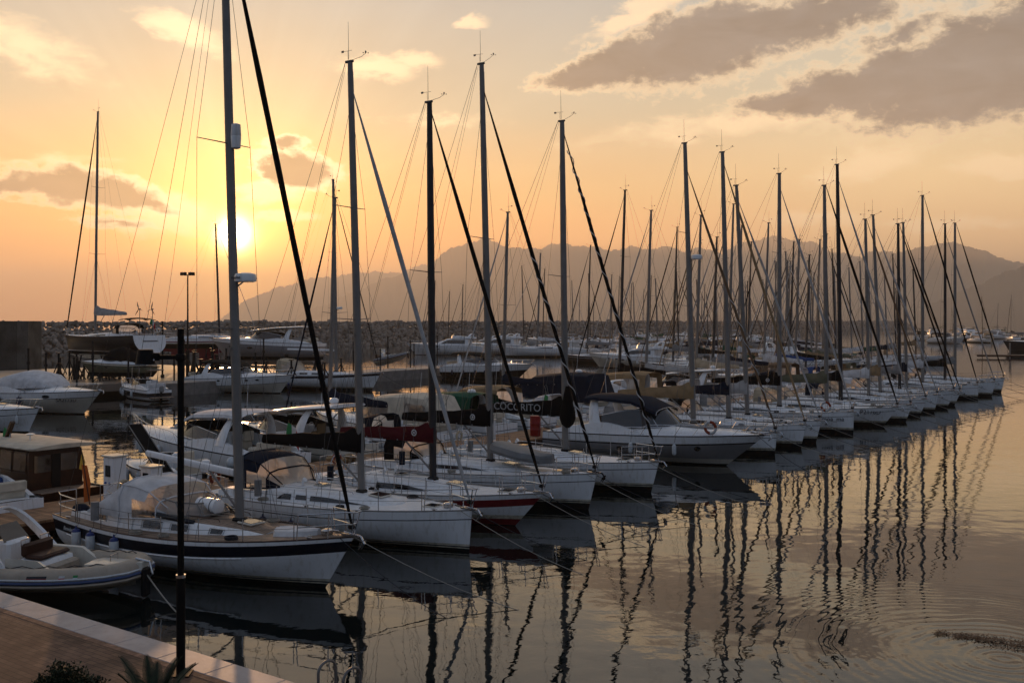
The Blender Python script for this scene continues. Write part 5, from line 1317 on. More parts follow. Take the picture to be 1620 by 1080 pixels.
text('registration_lettering', 'P2176D', .42, CV['navy'], r11, (p.x, p.y-.05, .98), (R(90), 0, math.atan2(p2.y-p.y, p2.x-p.x)))
spec = [(1433, 667, 18.5, .015, 'black', 'lgrey', 'grey', .4, 12.2, .105, 'tall-masted white sloop with black boom cover, just beyond the sloop marked P2176D'),
        (1455, 658, 14.9, .02, 'white', 'brown', 'navy', .5, 10.4, .085, 'shorter white sloop with a white boom cover and brown jib, seventh from the far end'),
        (1478, 652, 15.6, .04, 'tan', 'lgrey', 'beige', .3, 10.8, .09, 'white sloop with a tan boom cover, sixth from the far end of the row'),
        (1498, 646, 15.2, .01, 'grey', 'black', 'white', .6, 10.6, .09, 'white sloop with grey boom cover and black jib, fifth from the far end'),
        (1510, 641, 15.6, .02, 'navy', 'black', 'navy', .5, 10.8, .085, 'white sloop with dark blue cover and sprayhood, fourth from the far end'),
        (1547, 631, 18.9, .0, 'white', 'black', 'grey', .05, 12.0, .105, 'white sloop with the tallest mast near the far end, white boom cover'),
        (1569, 627, 16.5, .0, 'black', 'grey', 'black', .3, 11.0, .09, 'white sloop with black cover, second from the far end of the row'),
        (1584, 621, 17.1, .0, 'grey', 'black', 'white', .3, 11.4, .10, 'outermost white sloop of the front row with a black furled jib')]
for i, (px, py, zt, rk, cvn, jb, hood, ov, L, mr, lab) in enumerate(spec):
    front(px, py, 'sailing_boat', lab, dict(L=L, B=3.3+.1*(i % 4), f0=1.0+.05*(i % 3), f1=1.2+.09*((i*5) % 4), over=ov, sag=.03+.03*(i % 3), thin=(NAVY, REDP, GEL, NAVY)[i % 4], wstyle=('long', 'lens', 'three')[i % 3], xm=.60, zt=zt, rake=rk, mr=mr, spr=((.5,), (.4, .66))[i % 2], cover=cvn, cvh=.4+.06*(i % 3), zboom=2.85, bl=4.2,
        jib=jb, jr=.085, hood=hood, stripe=None, near=1, frac=(.93, 1.)[i % 2], mastm=ALU if i % 3 else ALUD, hull=GEL))

# ------------------------------------------------------------------ second row, sterns to the other side of the pier
MG = 'motor boats moored on the far side of the wooden pier'
h2d = HEAD+math.pi
def second(kind, a, c, label, name=None, dr=0, sb=15.2):
    if kind == 'm': r, h = cruiser(name or 'motor_cruiser', label, 'motor boat', c, MG)
    else:
        r, h, _ = sailboat(name or 'sailing_boat', label, CAT, c, 'sailing boats on the far side of the wooden pier')
    r.rotation_euler = (0, 0, h2d+R(dr)); r.location = ab(a, sb); return r, h
EX = dict(style='express', B=3.5)
A0 = 11.9
second('m', A0, dict(EX, L=11.4, f0=1.0, f1=1.75, canvas='white', hump=.45, low=GEL2, s_lo=.62, s_hi=.58, clear='alt', sides=0, ports=((.82, .62, .26, .10),), fend=((.93, 1), (.84, 1), (.62, 1), (.42, 1)), fl=.75, fr=.14, ball=.12, flag=1, ah=1.5, moor=((1, 3, .8),)), 'white cruiser with square white fenders and a rumpled white canopy')
second('m', A0+4.5, dict(EX, style='hard', L=10.8, f0=1.0, f1=1.6, ah=1.55, hx0=.05, fend=((.5, 1), (.3, 1)), seatm=CV['tan'], hull=GEL2), 'cream cruiser with a flat white hard top and swept arch')
second('s', A0+8.2, dict(L=9.6, B=3.2, f0=.95, f1=1.2, cover='navy', zt=3.4, zboom=2.5, xm=.6, spr=(), jib='navy', near=0, hull=GEL, antenna=0) if 0 else dict(L=9.6, B=3.2, f0=.95, f1=1.2, cover='navy', cvh=.5, zt=13.8, zboom=2.6, xm=.6, spr=(.5,), jib='navy', jr=.07, near=0, hull=GEL, hood='navy'), 'small sloop with navy boom cover and navy jib between two cream-topped cruisers')
second('m', A0+12., dict(EX, L=11., f0=1.0, f1=1.6, canvas='cream', clear='alt', ah=1.6, tail=1.3, fend=((.4, 1), (.6, 1))), 'white cruiser under a tall cream canvas hood with side windows')
second('m', A0+16.4, dict(EX, L=11.2, f0=1.05, f1=1.6, canvas='green', clear='none', ah=1.35, tail=1.1, fend=((.5, 1),), dome=1), 'white cruiser under a dark green canvas canopy')
second('m', A0+20.6, dict(EX, L=11.6, f0=1.05, f1=1.65, canvas='tan', ah=1.5, clear='all', lean=.6, fend=((.5, 1),), flag=1), 'white cruiser with brown canvas top and forward-raked white arch')
second('s', A0+24.6, dict(L=10.4, B=3.3, f0=1.0, f1=1.3, cover='navy', cvh=.3, zt=14.5, xm=.58, near=0, jib='white2', hood='white'), 'sloop with a small navy cover, beside the cruiser with the huge navy canopy')
second('m', A0+28.8, dict(EX, L=12.2, B=3.9, f0=1.2, f1=1.75, canvas='navy', ah=1.9, tail=1.7, clear='none', dome=1), 'white cruiser with a huge navy canvas canopy behind the COCORITO sloop')
second('m', A0+33.4, dict(EX, style='cover', L=10.4, f0=1.0, f1=1.5, canvas='white'), 'cruiser wholly wrapped in a white boat cover')
second('m', A0+37.6, dict(EX, L=11.6, f0=1.1, f1=1.65, canvas='tan', ah=1.7, tail=1.2, clear='alt', hull=GEL2), 'cream cruiser with a billowing tan canvas top')
second('s', A0+41.8, dict(L=11.6, B=3.6, f0=1.05, f1=1.35, cover='black', cvh=.5, zt=17.9, xm=.58, near=0, jib='black', hood='navy', mastm=ALUD, spr=(.4, .67)), 'tall sloop with dark mast and black cover between two tan and black canvas tops')
second('s', A0+46., dict(L=11.2, B=3.5, f0=1.05, f1=1.3, cover='lgrey', cvh=.4, zt=16.6, xm=.58, near=0, jib='lgrey', hood='white'), 'sloop with a light grey boom cover and pale jib, next to the bronze-windowed hard-top cruiser')
second('m', A0+50.2, dict(EX, style='hard', L=11.6, f0=1.1, f1=1.7, canvas='white', glass=BRONZE), 'white hard-top cruiser with bronze glass')
tail = [('s', 'beige', 'tan'), ('s', 'grey', 'lgrey'), ('s', 'navy', 'grey'), ('m', 'brown', 'express'), ('s', 'white', 'black'), ('s', 'blue', 'lgrey'), ('s', 'black', 'lgrey'), ('s', 'tan', 'brown'), ('s', 'olive', 'black')]
for i, (kd, cvn, x) in enumerate(tail):
    a = A0+54.6+i*4.3; nth = ('ninth', 'eighth', 'seventh', 'sixth', 'fifth', 'fourth', 'third', 'second', 'last')[i]
    if kd == 's': second('s', a, dict(L=10.2+.5*(i % 3), B=3.4, f0=1.0, f1=1.3, cover=cvn, jib=x, zt=(16.9, 15.2, 18.8, 16, 17.6, 15.8, 16.4, 14.9, 17)[i], mastm=(ALU, ALUD)[i % 2], spr=((.5,), (.4, .67))[i % 2], near=0, hood=cvn, xm=.58, mr=.085), f'sloop with {cvn} boom cover, {nth} from the seaward end on the pier\'s far side')
    else: second('m', a, dict(EX, style=x, L=10.6+.4*(i % 3), f0=1.05, f1=1.6, canvas=cvn), f'cruiser with {cvn} canvas, {nth} from the seaward end on the pier\'s far side')
# left end of the second row
def wooden_boat():
    L = 10.5; h = Hull(L, 3.5, 1.0, 1.7, 1.2, .85, .2, .35, .1, 2.4, .1, 1.2)
    r = empty('wooden_launch', label='varnished brown wooden launch with a pale flat wheelhouse roof', cat='wooden boat')
    h.mesh([('w', .03, BOOT), ('w', .14, REDP), ('d', .25, WOODV), ('d', 0, WOODV)], 'hull', r); h.deck(TEAK, r); h.rail(WOODV, r, .045)
    S = [(x, w, w*.93, h.sh(x/L)-.05, 2.75, 2.80) for x, w in ((1.4, 1.3), (3.0, 1.38), (5.0, 1.35), (6.2, 1.1))]; S[-1] = (6.5, 1.05, .8, h.sh(.6), 2.55, 2.6)
    o, fn = cabin(S, r, 'wheelhouse', [WOODV])
    for a, b in ((1.6, 2.55), (2.75, 3.7), (3.9, 4.85), (5.05, 6.0)): side_window(fn, a, b, .50, .90, r, n=2, frame=WOODV, m=VINYL if a < 3 else BRONZE)
    MB().box((1.385, .62, 2.1), (.03, .75, .75)).build('window', BRONZE, r); MB().box((1.385, -.62, 2.1), (.03, .75, .75)).build('window', VINYL, r); MB().box((1.38, 0, 1.75), (.035, .42, 1.5)).build('door', BLACKP, r)
    MB().loft([[(6.58, y, 1.95) for y in (-.85, 0, .85)], [(6.52, y*.95, 2.45) for y in (-.85, 0, .85)]]).build('windscreen', BRONZE, r)
    P = [(x, [(w*.96, 2.80), (w, 2.86), (w*.96, 2.91), (w*.5, 2.97), (0, 3.0)]) for x, w in ((.6, 1.35), (.8, 1.6), (3., 1.68), (5.5, 1.6), (7.1, 1.25), (7.3, 1.0))]
    ro = MB().half(P, 0, True, True).build('roof', CV['cream'], r)
    MB().tube([(3.2, .2, 2.95), (3.2, .2, 3.2)], .03, 6).loft([[(3.2+a_*math.cos(k*math.pi/5), .2+a_*math.sin(k*math.pi/5), 3.2+b_) for k in range(10)] for b_, a_ in ((0, .12), (.06, .22), (.09, .1))], True, 0, True, True).build('roof_vent', GEL, ro)
    mo = MB().box((5.0, .2, 3.35), (.12, .2, .9), 0, 0, 0, R(-35)).build('folded_mast', WOODV, r); flag_it(mo, 5.5, .2, 3.45)
    mb = MB()
    for t in (.62, .70, .78, .86, .94):
        for sd in (1, -1): p = h.pt(t, h.sh(t), sd); mb.tube([p, p+Vector((0, 0, .6))], .014, 4)
    for sd in (1, -1): mb.tube([h.pt(t, h.sh(t)+0, sd)+Vector((0, 0, .6)) for t in (.6, .7, .8, .9, .98)], .016, 5)
    mb.build('bow_rail', STEEL, r)
    for t in (.2, .45): fender(h, r, t, 1, m=FENDN, z=.5)
    return r
wb = wooden_boat(); wb.scale = (.84,)*3; wb.rotation_euler = (0, 0, h2d); wb.location = ab(1.7, 15.1)
r, h = second('m', -1.2, dict(EX, style='open', L=8.6, B=2.5, f0=.95, f1=1.35, canvas=None, arch=0, flag=0, hatch=1, outboard=None), 'small white speedboat with blue canvas at the left edge beyond the dock')
S = [(x, [(w, h.sh(.4)+.15), (w*.9, h.sh(.4)+.42), (0, h.sh(.4)+.5)]) for x, w in ((2.2, .9), (3., 1.05), (3.9, .9))]
MB().half(S, 0, True, True).build('console_cover', CV['blue'], r); r.location = ab(-1.2, 13.9)
r, h = second('m', A0-4.6, dict(EX, style='open', L=5.2, B=2.1, f0=.7, f1=.95, hump=.25, arch=0, hatch=0, over=.8, outboard=(0,), rails=0, wsh=.4), 'little white runabout moored beside the pedestals')
# dark gangway
gg = empty('gangway', ab(A0-6.6, 14.3, .75), h2d-R(10), label='dark raised gangplank leaning up from the pier beside the wooden launch', cat='gangway')
MB().box((1.7, 0, 1.0), (3.9, .55, .09), 0, 0, 0, R(-30)).build('plank', CV['black'], gg)
MB().tube([(0, .28, .1), (3.4, .28, 2.05)], .025, 5).tube([(0, -.28, .1), (3.4, -.28, 2.05)], .025, 5).build('side_rail', ALU, gg)

# ------------------------------------------------------------------ things on the wooden pier
def pedestal(name, label, p, sx, sy, sz, dish=True):
    o = empty(name, p, HEAD, label=label, cat='utility cabinet'); MB().rbox((0, 0, sz/2), (sx, sy, sz), .03).build('cabinet', GEL, o)
    MB().rbox((0, 0, sz+.03), (sx+.10, sy+.10, .07), .02).build('lid', GEL2, o)
    MB().box((0, -sy/2-.006, sz*.68), (sx*.5, .014, sz*.26)).build('meter_window', GLASS, o)
    for k in (-.14, .14): MB().ell((k*sx*1.4, -sy/2-.02, sz*.40), (.05, .05, .05), 8, 4).build('socket', mat('blue_socket', (.03, .09, .3), .5), o)
    return o
pedestal('service_cabinet', 'taller white service cabinet on the pier by the near yacht\'s stern', ab(2.2, 13.2, PZ), .62, .55, 1.55)
pedestal('service_cabinet', 'lower white service cabinet beside the taller one on the pier', ab(3.5, 12.9, PZ), .68, .5, 1.05)
for i, a in enumerate((24.5, 43., 62.)): pedestal('power_pedestal', ('slim white power pedestal behind the COCORITO sloop', 'slim white power pedestal behind the motor cruiser with the lifebuoy', 'slim white power pedestal far along the wooden pier')[i], ab(a, 13.0, PZ), .3, .25, 1.1)
dp = at(847, 689, PZ); do = empty('oil_drum', (dp.x, dp.y, PZ), 0, label='red steel drum standing on the brown pier under the black boom cover', cat='drum')
prof = [(0, .29), (.02, .30), (.29, .30), (.31, .315), (.33, .30), (.60, .30), (.62, .315), (.64, .30), (.98, .30), (1.0, .305), (1.0, .27)]
MB().loft([[(q*math.cos(k*math.pi/10), q*math.sin(k*math.pi/10), z*1.12) for k in range(20)] for z, q in prof], True, 0, True, True).build('shell', REDB, do)
MB().loft([[(q*math.cos(k*math.pi/10), q*math.sin(k*math.pi/10), 1.10) for k in range(20)] for q in (.275, .02)], True).build('lid', RUB, do)
MB().tube([(.3+.0, 0, .75), (.45, 0, .75)], .03, 6).build('tap', STEEL, do)
# dinghy and clutter on the pier
for i, (a, b, lab) in enumerate(((30., 12.6, 'stack of folded grey gear bags on the pier beside the red drum'), (7.5, 12.8, 'dark heap of gear on the pier behind the pale-jibbed sloop'), (13.5, 13.2, 'tan bundle of rope and canvas lying on the pier'))):
    mb = MB(); rg = random.Random(i)
    for k in range(6): mb.ell((rg.uniform(-.5, .5), rg.uniform(-.35, .35), .12+.08*k*.5), (rg.uniform(.22, .4), rg.uniform(.14, .22), .13), 8, 5, 0, rg.random()*3)
    o = mb.build('gear_bag', CV[('grey', 'black', 'tan')[i]]); o.location = ab(a, b, PZ); tag(o, lab, 'bag')

# ------------------------------------------------------------------ inflatable at the quay
rb = rib('rigid_inflatable', 'beige rigid inflatable boat with brown seats moored at the quay', 'inflatable boat', dict(L=7.4, B=2.75, rt=.28, z=.50, outboard=(), rollbar=1, rlean=-1.25, rx=.50, cx=.565))
tipw = Vector(((226-810)/F*25.4, 25.4, 0)); ra = R(-14)
rb.rotation_euler = (0, 0, ra); rb.location = (tipw.x-7.35*math.cos(ra), tipw.y-7.35*math.sin(ra), 0)

# ------------------------------------------------------------------ boatyard quay behind (second pier)
yo = pier('concrete_pier', 38, 88, 62.5, 66.5, 1.2, CONC2, 'pale concrete pier with white pedestals behind the anchored cruisers', 'pier', 1.5, 6, CONC)
YA0, YA1 = 8., 64.
yd = MB().box(((YA1-YA0)/2, 0, .85), (YA1-YA0, 34., .7)).build('boatyard_ground', mat('yard_concrete', (.24, .19, .15), .32, var=.2, scale=.6, bump=.15, bscale=2), smooth=0)
yd.location = ab(YA0, 66.5+17+.02); yd.rotation_euler = (0, 0, math.atan2(Wd.y, Wd.x)); tag(yd, kind='structure')
for i, (px, py) in enumerate(((450, 583), (231, 599), (605, 578))):
    q = at(px, py, 1.2); pedestal('power_pedestal', ('white pedestal on the concrete pier above the long white yacht', 'white pedestal on the concrete pier by the spotlight', 'white pedestal near the end of the concrete pier')[i], (q.x, q.y, 1.2), .6, .5, 2.2 if i != 1 else 2.6)
def cradle(parent, xs, zt, zg, w, m=None):
    for x in xs:
        for sd in (1, -1):
            MB().tube([(x, sd*w, zg), (x, sd*w*.72, zt)], .07, 6).tube([(x-.55, sd*w*1.3, zg), (x, sd*w*.8, lerp(zg, zt, .75))], .045, 5).tube([(x+.55, sd*w*1.3, zg), (x, sd*w*.8, lerp(zg, zt, .75))], .045, 5).box((x, sd*w*.70, zt+.02), (.35, .3, .06)).build('support_leg', m or RUB, parent)
def dry_sail(label, c, pos, rz, zh, keel, group='boats standing ashore on props'):
    r, h, k = sailboat('sailing_boat', label, CAT, c, group); L = h.L
    # underbody and fin keel
    bm_ = c.get('bottom', CV['cream']); S = []
    for i in range(13):
        t = i/12; w = h.pt(t, -.33).y*.98; dep = .55*math.sin(math.pi*min(1, .12+t*.88))**.6
        S.append((h.pt(t, -.33).x, [(w, -.34), (w*.86, -.34-dep*.45), (w*.5, -.34-dep*.8), (0, -.34-dep)]))
    MB().half(S, 0, True, True).build('underbody', bm_, r)
    MB().half([(x, [(w, -.8), (w*.8, -1.5), (w*.6, -keel), (0, -keel)]) for x, w in ((L*.36, .03), (L*.42, .16), (L*.52, .18), (L*.58, .04))], 0, True, True).build('keel', bm_, r)
    MB().half([(x, [(w, -.5), (w, -1.5), (0, -1.55)]) for x, w in ((L*.06, .02), (L*.09, .06), (L*.13, .02))], 0, True, True).build('rudder', bm_, r)
    cradle(r, [L*.2, L*.45, L*.7], -.45, -keel, 1.35)
    r.location = (*pos, zh); r.rotation_euler = (0, 0, rz); return r, h
# black-hulled yacht ashore: stern to the right, bow to the left
pst = Vector(((236-810)/F*101, 101)); rz_ = R(146)
r, h = dry_sail('black-hulled sailing yacht standing ashore with two wind generators on its stern', dict(L=14.6, B=4.4, f0=1.75, f1=1.75, over=.5, hull=BLACKP, tmat=GEL, bt=.1, s_lo=.0, sr=.86, tr=-.5, sag=.15, moor=(), zt=25.4, xm=.63, rake=.02, mr=.12, spr=(.36, .66), cover='lgrey', cvh=.7, zboom=3.9, bl=5.4,
    jib='black', jr=.10, hood='black', bimini='black', gen=1, flag=1, near=1, crm=GEL, boot2=GEL, bare_boot=1, boot=GEL, anchor=0), pst, rz_, 3.95, 2.7)
hb = h.hb(0)
MB().box((-.16, 0, h.sh(0)*.62), (.05, hb*.9, .30), 0, 0, 0, R(-16)).build('stern_locker', GREYH, r)
dry_sail('white yacht with maroon stripe and dark red bottom standing ashore', dict(L=11.5, B=3.6, f0=1.0, f1=1.3, stripe=REDP, s_lo=.5, s_hi=.38, moor=(), zt=15.6, xm=.58, spr=(.4, .68), mastm=ALUD, bottom=REDP, near=0, cover=None, jib='white2', jr=.05),
         Vector(((262-810)/F*127, 127)), R(8), 4.0, 2.5)
# motor yacht ashore
r, h = cruiser('motor_yacht', 'grey and white motor yacht with bronze glass propped up ashore', 'motor boat', dict(L=13.6, B=4.2, f0=1.6, f1=2.15, over=1.9, style='hard', hull=GEL, mid=GREYH, low=GREYH, s_lo=.4, s_hi=.36, glass=BRONZE, xw=.47, ah=1.5, wsh=.8, ports=((.76, .62, .45, .12), (.56, .60, .4, .12)), fend=(), dome=0, wfr=GEL, rails=1), 'boats standing ashore on props')
cradle(r, [2.5, 6, 9.5], .1, -1.85, 1.4, RUB); r.location = (*Vector(((505-810)/F*112, 112)), 3.05); r.rotation_euler = (0, 0, R(166))
S = [(x, [(w, -.3), (w*.55, -.75), (0, -.95)]) for x, w in ((.1, 1.7), (4, 1.9), (8, 1.5), (10.8, .4))]
MB().half(S, 0, True, True).build('underbody', GREYH, r)
# small hull on the ground under the black yacht
r, h = cruiser('motor_boat', 'small olive and cream boat hull stored under the black yacht', 'motor boat', dict(L=7.6, B=2.6, f0=.85, f1=1.2, over=1.0, style='cover', canvas='black', hull=CV['cream'], low=CV['olive'], s_lo=.2, s_hi=.17, mid=CV['olive'], fend=(), rails=0, arch=0, anchor=0), 'boats standing ashore on props')
cradle(r, [1.6, 5.], .0, -.75, .9); r.location = (*Vector(((228-810)/F*97, 99)), 1.95); r.rotation_euler = (0, 0, R(172))
rr = rib('dinghy', 'dark inflatable dinghy lying bow-up on the concrete pier', 'inflatable boat', dict(L=4.6, B=1.9, rt=.24, tube=HYPG, outboard=(), rollbar=0, line=0)); q = at(592, 580, 1.2); rr.location = (q.x, q.y+2, 1.5); rr.rotation_euler = (0, R(-9), R(-15))
# loose trestles, drums and masts of the yard
rg = random.Random(21)
for i in range(44):
    px = rg.choice((rg.uniform(60, 200), rg.uniform(300, 350), rg.uniform(380, 560), rg.uniform(90, 260))); y = rg.uniform(101, 112); o = empty('boat_stand', ((px-810)/F*y, y, 1.2), rg.random()*3, label='black steel boat stand waiting empty on the yard ground', cat='boat stand', group='empty boat stands in the yard'); hgt = rg.uniform(1.2, 2.9)
    MB().tube([(0, 0, 0), (0, 0, hgt)], .10, 6).build('post', RUB, o)
    for k in range(3): a = k*2.09; MB().tube([(.7*math.cos(a), .7*math.sin(a), 0), (0, 0, hgt*.7)], .06, 5).build('leg', RUB, o)
    MB().box((0, 0, hgt+.04), (.4, .4, .08)).build('pad', WOODV, o)
# railing posts along the edge of the yard
for i in range(30):
    hp_ = 2.4+.5*(i*7 % 4); p = ab(12+i*2.5+.6*wob(i*3), 66.2+1.4*(i % 2), 1.2); o = MB().tube([(0, 0, 0), (0, 0, hp_)], .085, 6).tube([(0, 0, hp_*.62), (.0, 0, hp_*.70)], .14, 6).ell((0, 0, hp_+.05), (.12, .12, .12), 8, 4).build('mooring_post', RUB); o.location = p
    tag(o, 'slim dark post on the edge of the concrete pier', 'post', 'slim posts along the concrete pier')
# steel posts and a floodlight mast
p = at(257, 597, 1.2); o = MB().tube([(0, 0, 0), (0, 0, 5.9)], .10, 8).tube([(0, 0, .0), (0, 0, .3)], .2, 8).build('steel_post', RUB); o.location = (p.x, p.y, 1.2); tag(o, 'thin dark steel post on the pier under the black yacht\'s stern', 'post')
fm = empty('floodlight_mast', (*Vector(((297-810)/F*108, 108)), 1.2), 0, label='thin dark mast carrying two pairs of floodlights against the sunset', cat='floodlight mast')
zt = H+(510-435)/F*108-1.2; MB().tube([(0, 0, 0), (0, 0, 2.8)], .20, 10).tube([(0, 0, 2.8), (0, 0, zt)], [.11, .07], 8).build('pole', RUB, fm)
MB().box((0, 0, zt), (1.5, .08, .08)).build('crossbar', RUB, fm)
for x in (-.62, -.26, .26, .62): MB().rbox((x, -.08, zt+.12), (.30, .28, .36), .03, 0, 0).build('floodlight', RUB, fm)
# concrete wall block at the far left
d_ = 135
xw0, xw1 = (-60-810)/F*d_, (44-810)/F*d_
o = MB().rbox(((xw0+xw1)/2, d_+2, 3.65), (xw1-xw0, 4, 7.1), .05).build('concrete_wall', mat('stained_wall_concrete', (.075, .07, .06), .9, var=.45, scale=.5, bump=.5, bscale=3, stain=.8, extra=lines(2.4, .02, (.03, .03, .03), 0))); tag(o, 'tall grey concrete wall block at the root of the breakwater', 'wall')

# ------------------------------------------------------------------ boats anchored before the concrete pier
P2G = 'boats moored bow-out along the concrete pier'
r, h = cruiser('motor_cruiser', 'white cruiser with black canopy beneath the grey motor yacht', 'motor boat', dict(EX, L=12.4, B=3.9, f0=1.3, f1=1.85, canvas='black', clear='none', sides=0, ah=1.5, lean=.35, hump=.5, low=GEL2, s_lo=.75, s_hi=.71, ports=((.40, .85, .2, .08), (.66, .83, .2, .08), (.75, .82, .2, .08)), fend=()), P2G)
place(r, h, at(443, 622), HEAD+R(14))
r, h, _ = sailboat('sailing_boat', 'long white yacht with a dark sheer stripe and beige sprayhood', CAT, dict(L=14.2, B=4.0, f0=1.5, f1=1.9, over=1.1, stripe=NAVY, s_lo=.32, s_hi=.08, zt=21.9, xm=.62, spr=(.33, .62), rake=.02, mr=.14, boomm=GEL, zboom=4.1, bl=6.2, jib='black', jr=.07, hood='beige', hh=1.2, hl=2.2, wstyle='ports', near=0, frac=.93, radar=8.5, fend=((.3, -1),), fendm=FENDN), P2G)
place(r, h, at(588, 618), HEAD+R(12))
r, h = cruiser('motor_cruiser', 'cruiser with a black lower hull, white deck and black hood', 'motor boat', dict(EX, L=12.6, B=4.0, f0=1.5, f1=2.0, over=2.3, hull=GEL, mid=BLACKP, low=BLACKP, s_lo=.75, s_hi=.70, canvas='black', sides=0, ah=1.4, tail=1.1, fend=((.16, -1), (.30, -1), (.44, -1), (.56, -1)), fendm=FENDN), P2G)
place(r, h, at(818, 601), HEAD+R(4))
# white yacht and neighbours at the left edge
r, h = cruiser('motor_yacht', 'big white cruiser wrapped in a smooth white cover with registration on the bow', 'motor boat', dict(L=12.2, B=4.0, f0=1.45, f1=1.85, over=1.9, style='cover', canvas='white', hump=.45, s_lo=.5, s_hi=.46, low=GEL2, ports=((.68, .82, .34, .13),), fend=((.28, -1), (.48, -1)), fendm=FENDN, fr=.2, fl=.9, ctext=('SA2173D', .82, .40, -1), arch=0), None)
place(r, h, at(132, 655), HEAD+R(10))
r, h = cruiser('motor_boat', 'small white open boat with a grey outboard and dark hull band', 'motor boat', dict(L=7.2, B=2.6, f0=.95, f1=1.25, over=.8, style='open', hull=GEL, s_lo=.45, s_hi=.25, mid=NAVY, arch=0, wsh=.5, outboard=(0,), obm=CV['grey'], fend=((.35, 1), (.62, 1), (.85, 1)), seatm=CV['white'], hump=.3), None)
r.rotation_euler = (0, 0, h2d-R(8)); r.location = at(252, 634)
MB().tube([(2.2, .9, 1.2), (2.0, .9, 2.9), (3.4, .9, 2.95), (3.5, .9, 1.2)], .025, 5).tube([(2.2, -.9, 1.2), (2.0, -.9, 2.9), (3.4, -.9, 2.95), (3.5, -.9, 1.2)], .025, 5).build('top_frame', STEEL, r)
MB().rbox((2.7, 0, 2.98), (2.0, 2.0, .07), .03).build('sun_top', CV['black'], r)
r, h = cruiser('motor_boat', 'white boat with blue name lettering cut by the left edge', 'motor boat', dict(L=10., B=3.4, f0=1.2, f1=1.6, over=.9, style='fly', hull=GEL, fend=((.9, -1),), ctext=('Family Star', .62, .34, -1)), None)
place(r, h, at(45, 684), HEAD+R(16))

# ------------------------------------------------------------------ distant pontoons
RG = random.Random(33)
protos = []
def stash(r): r.location = (0, 0, -500); return r
def mk_m(i, c): return cruiser('motor_cruiser', None, 'motor boat', dict(dict(B=3.7, L=11.5, f0=1.2, f1=1.8, railn=4, fend=(), hatch=0), **c))[0]
def mk_s(i, c): return sailboat('sailing_boat', None, CAT, dict(dict(L=11.5, B=3.6, f0=1.05, f1=1.35, near=0, moor=(), xm=.58), **c))[0]
PM = [('white cruiser with navy canopy', mk_m(0, dict(style='express', canvas='navy'))), ('white cruiser under a white cover', mk_m(1, dict(style='cover', canvas='white'))),
      ('white flybridge yacht', mk_m(2, dict(style='fly', L=13, B=4.2, f0=1.5, f1=2.1))), ('white hard-top cruiser', mk_m(3, dict(style='hard', glass=BRONZE))),
      ('cream cruiser with tan canopy', mk_m(4, dict(style='express', canvas='tan', hull=GEL2))), ('cruiser with dark blue hull', mk_m(5, dict(style='hard', hull=GEL, mid=NAVY, low=NAVY))),
      ('flybridge yacht with grey awning', mk_m(6, dict(style='fly', canvas='grey', L=12.5, B=4.1, f0=1.4, f1=2.))), ('cruiser under a grey cover', mk_m(7, dict(style='cover', canvas='grey')))]
PS = [('sloop with navy boom cover', mk_s(0, dict(cover='navy', zt=15.8, jib='navy', hood='navy', jr=.09))), ('sloop with white boom cover', mk_s(1, dict(cover='white', zt=17.2, jib='white2', hood='white', spr=(.4, .67)))),
      ('sloop with tan boom cover', mk_s(2, dict(cover='tan', zt=14.8, jib='brown', hood='tan', mastm=ALUD, jr=.08))), ('dark-hulled sloop with grey cover', mk_s(3, dict(cover='grey', zt=18.6, hull=NAVY, thin=GEL, jib='black', jr=.1, hood='grey', spr=(.4, .67), mastm=ALUD))),
      ('sloop with green boom cover', mk_s(4, dict(cover='green', zt=16.4, jib='lgrey', hood='green')))]
PROTO = {id(o): 0 for _, o in PM+PS}
ORD = 'nearest,second,third,fourth,fifth,sixth,seventh,eighth,ninth,tenth,eleventh,twelfth,thirteenth,fourteenth,fifteenth,sixteenth,seventeenth,eighteenth,nineteenth,twentieth,twenty-first,twenty-second,twenty-third,twenty-fourth,twenty-fifth,twenty-sixth'.split(',')
def row(a0, a1, b, step, rz, where, psail, dark=0):
    n = int((a1-a0)/step)
    for i in range(n):
        lab, pr = RG.choice(PS if RG.random() < psail else PM)
        a = a0+i*step+RG.uniform(-.3, .3); sc_ = RG.uniform(.86, 1.12); L = 11.5*sc_
        bb = b+RG.uniform(-.5, .5)
        kw = dict(label=f'{lab}, {ORD[i]} of {where}', cat='sailing boat' if 'sloop' in lab else 'motor boat', group=where.replace('the row', 'row'))
        if PROTO[id(pr)] == 0:
            PROTO[id(pr)] = 1; pr.location = ab(a, bb); pr.rotation_euler = (0, 0, rz); pr.scale = (sc_,)*3; tag(pr, **kw)
        else: clone(pr, ab(a, bb), rz, sc_, **kw)
dock = mat('pontoon_deck', (.20, .15, .11), .8, var=.3, scale=2)
def pont(a0, a1, b, lab): pier('pontoon', a0, a1, b-1.2, b+1.2, .55, dock, lab, 'pontoon', .3, 12)
pont(103, 168, 34.5, 'low pontoon beyond the end of the wooden pier'); row(105, 167, 32.6, 4.3, HEAD, 'the row before the low middle pontoon', .85); row(107, 166, 36.4, 4.4, h2d, 'the row behind the low middle pontoon', .8)
pont(124, 205, 62.5, 'long second pontoon in the middle of the harbour'); row(124, 204, 60.6, 4.6, HEAD, 'the row before the long second pontoon', .65); row(130, 204, 64.4, 4.9, h2d, 'the row behind the long second pontoon', .3)
pont(156, 262, 92, 'third long pontoon towards the breakwater'); row(158, 260, 90, 5.2, HEAD, 'the row before the third long pontoon', .35); row(158, 258, 94, 5.4, h2d, 'the row behind the third long pontoon', .35)
pont(150, 330, 122, 'farthest pontoon below the breakwater'); row(168, 286, 120, 5.8, HEAD, 'the near side of the farthest pontoon', .3); row(156, 286, 124, 6.4, h2d, 'the far side of the farthest pontoon', .35)
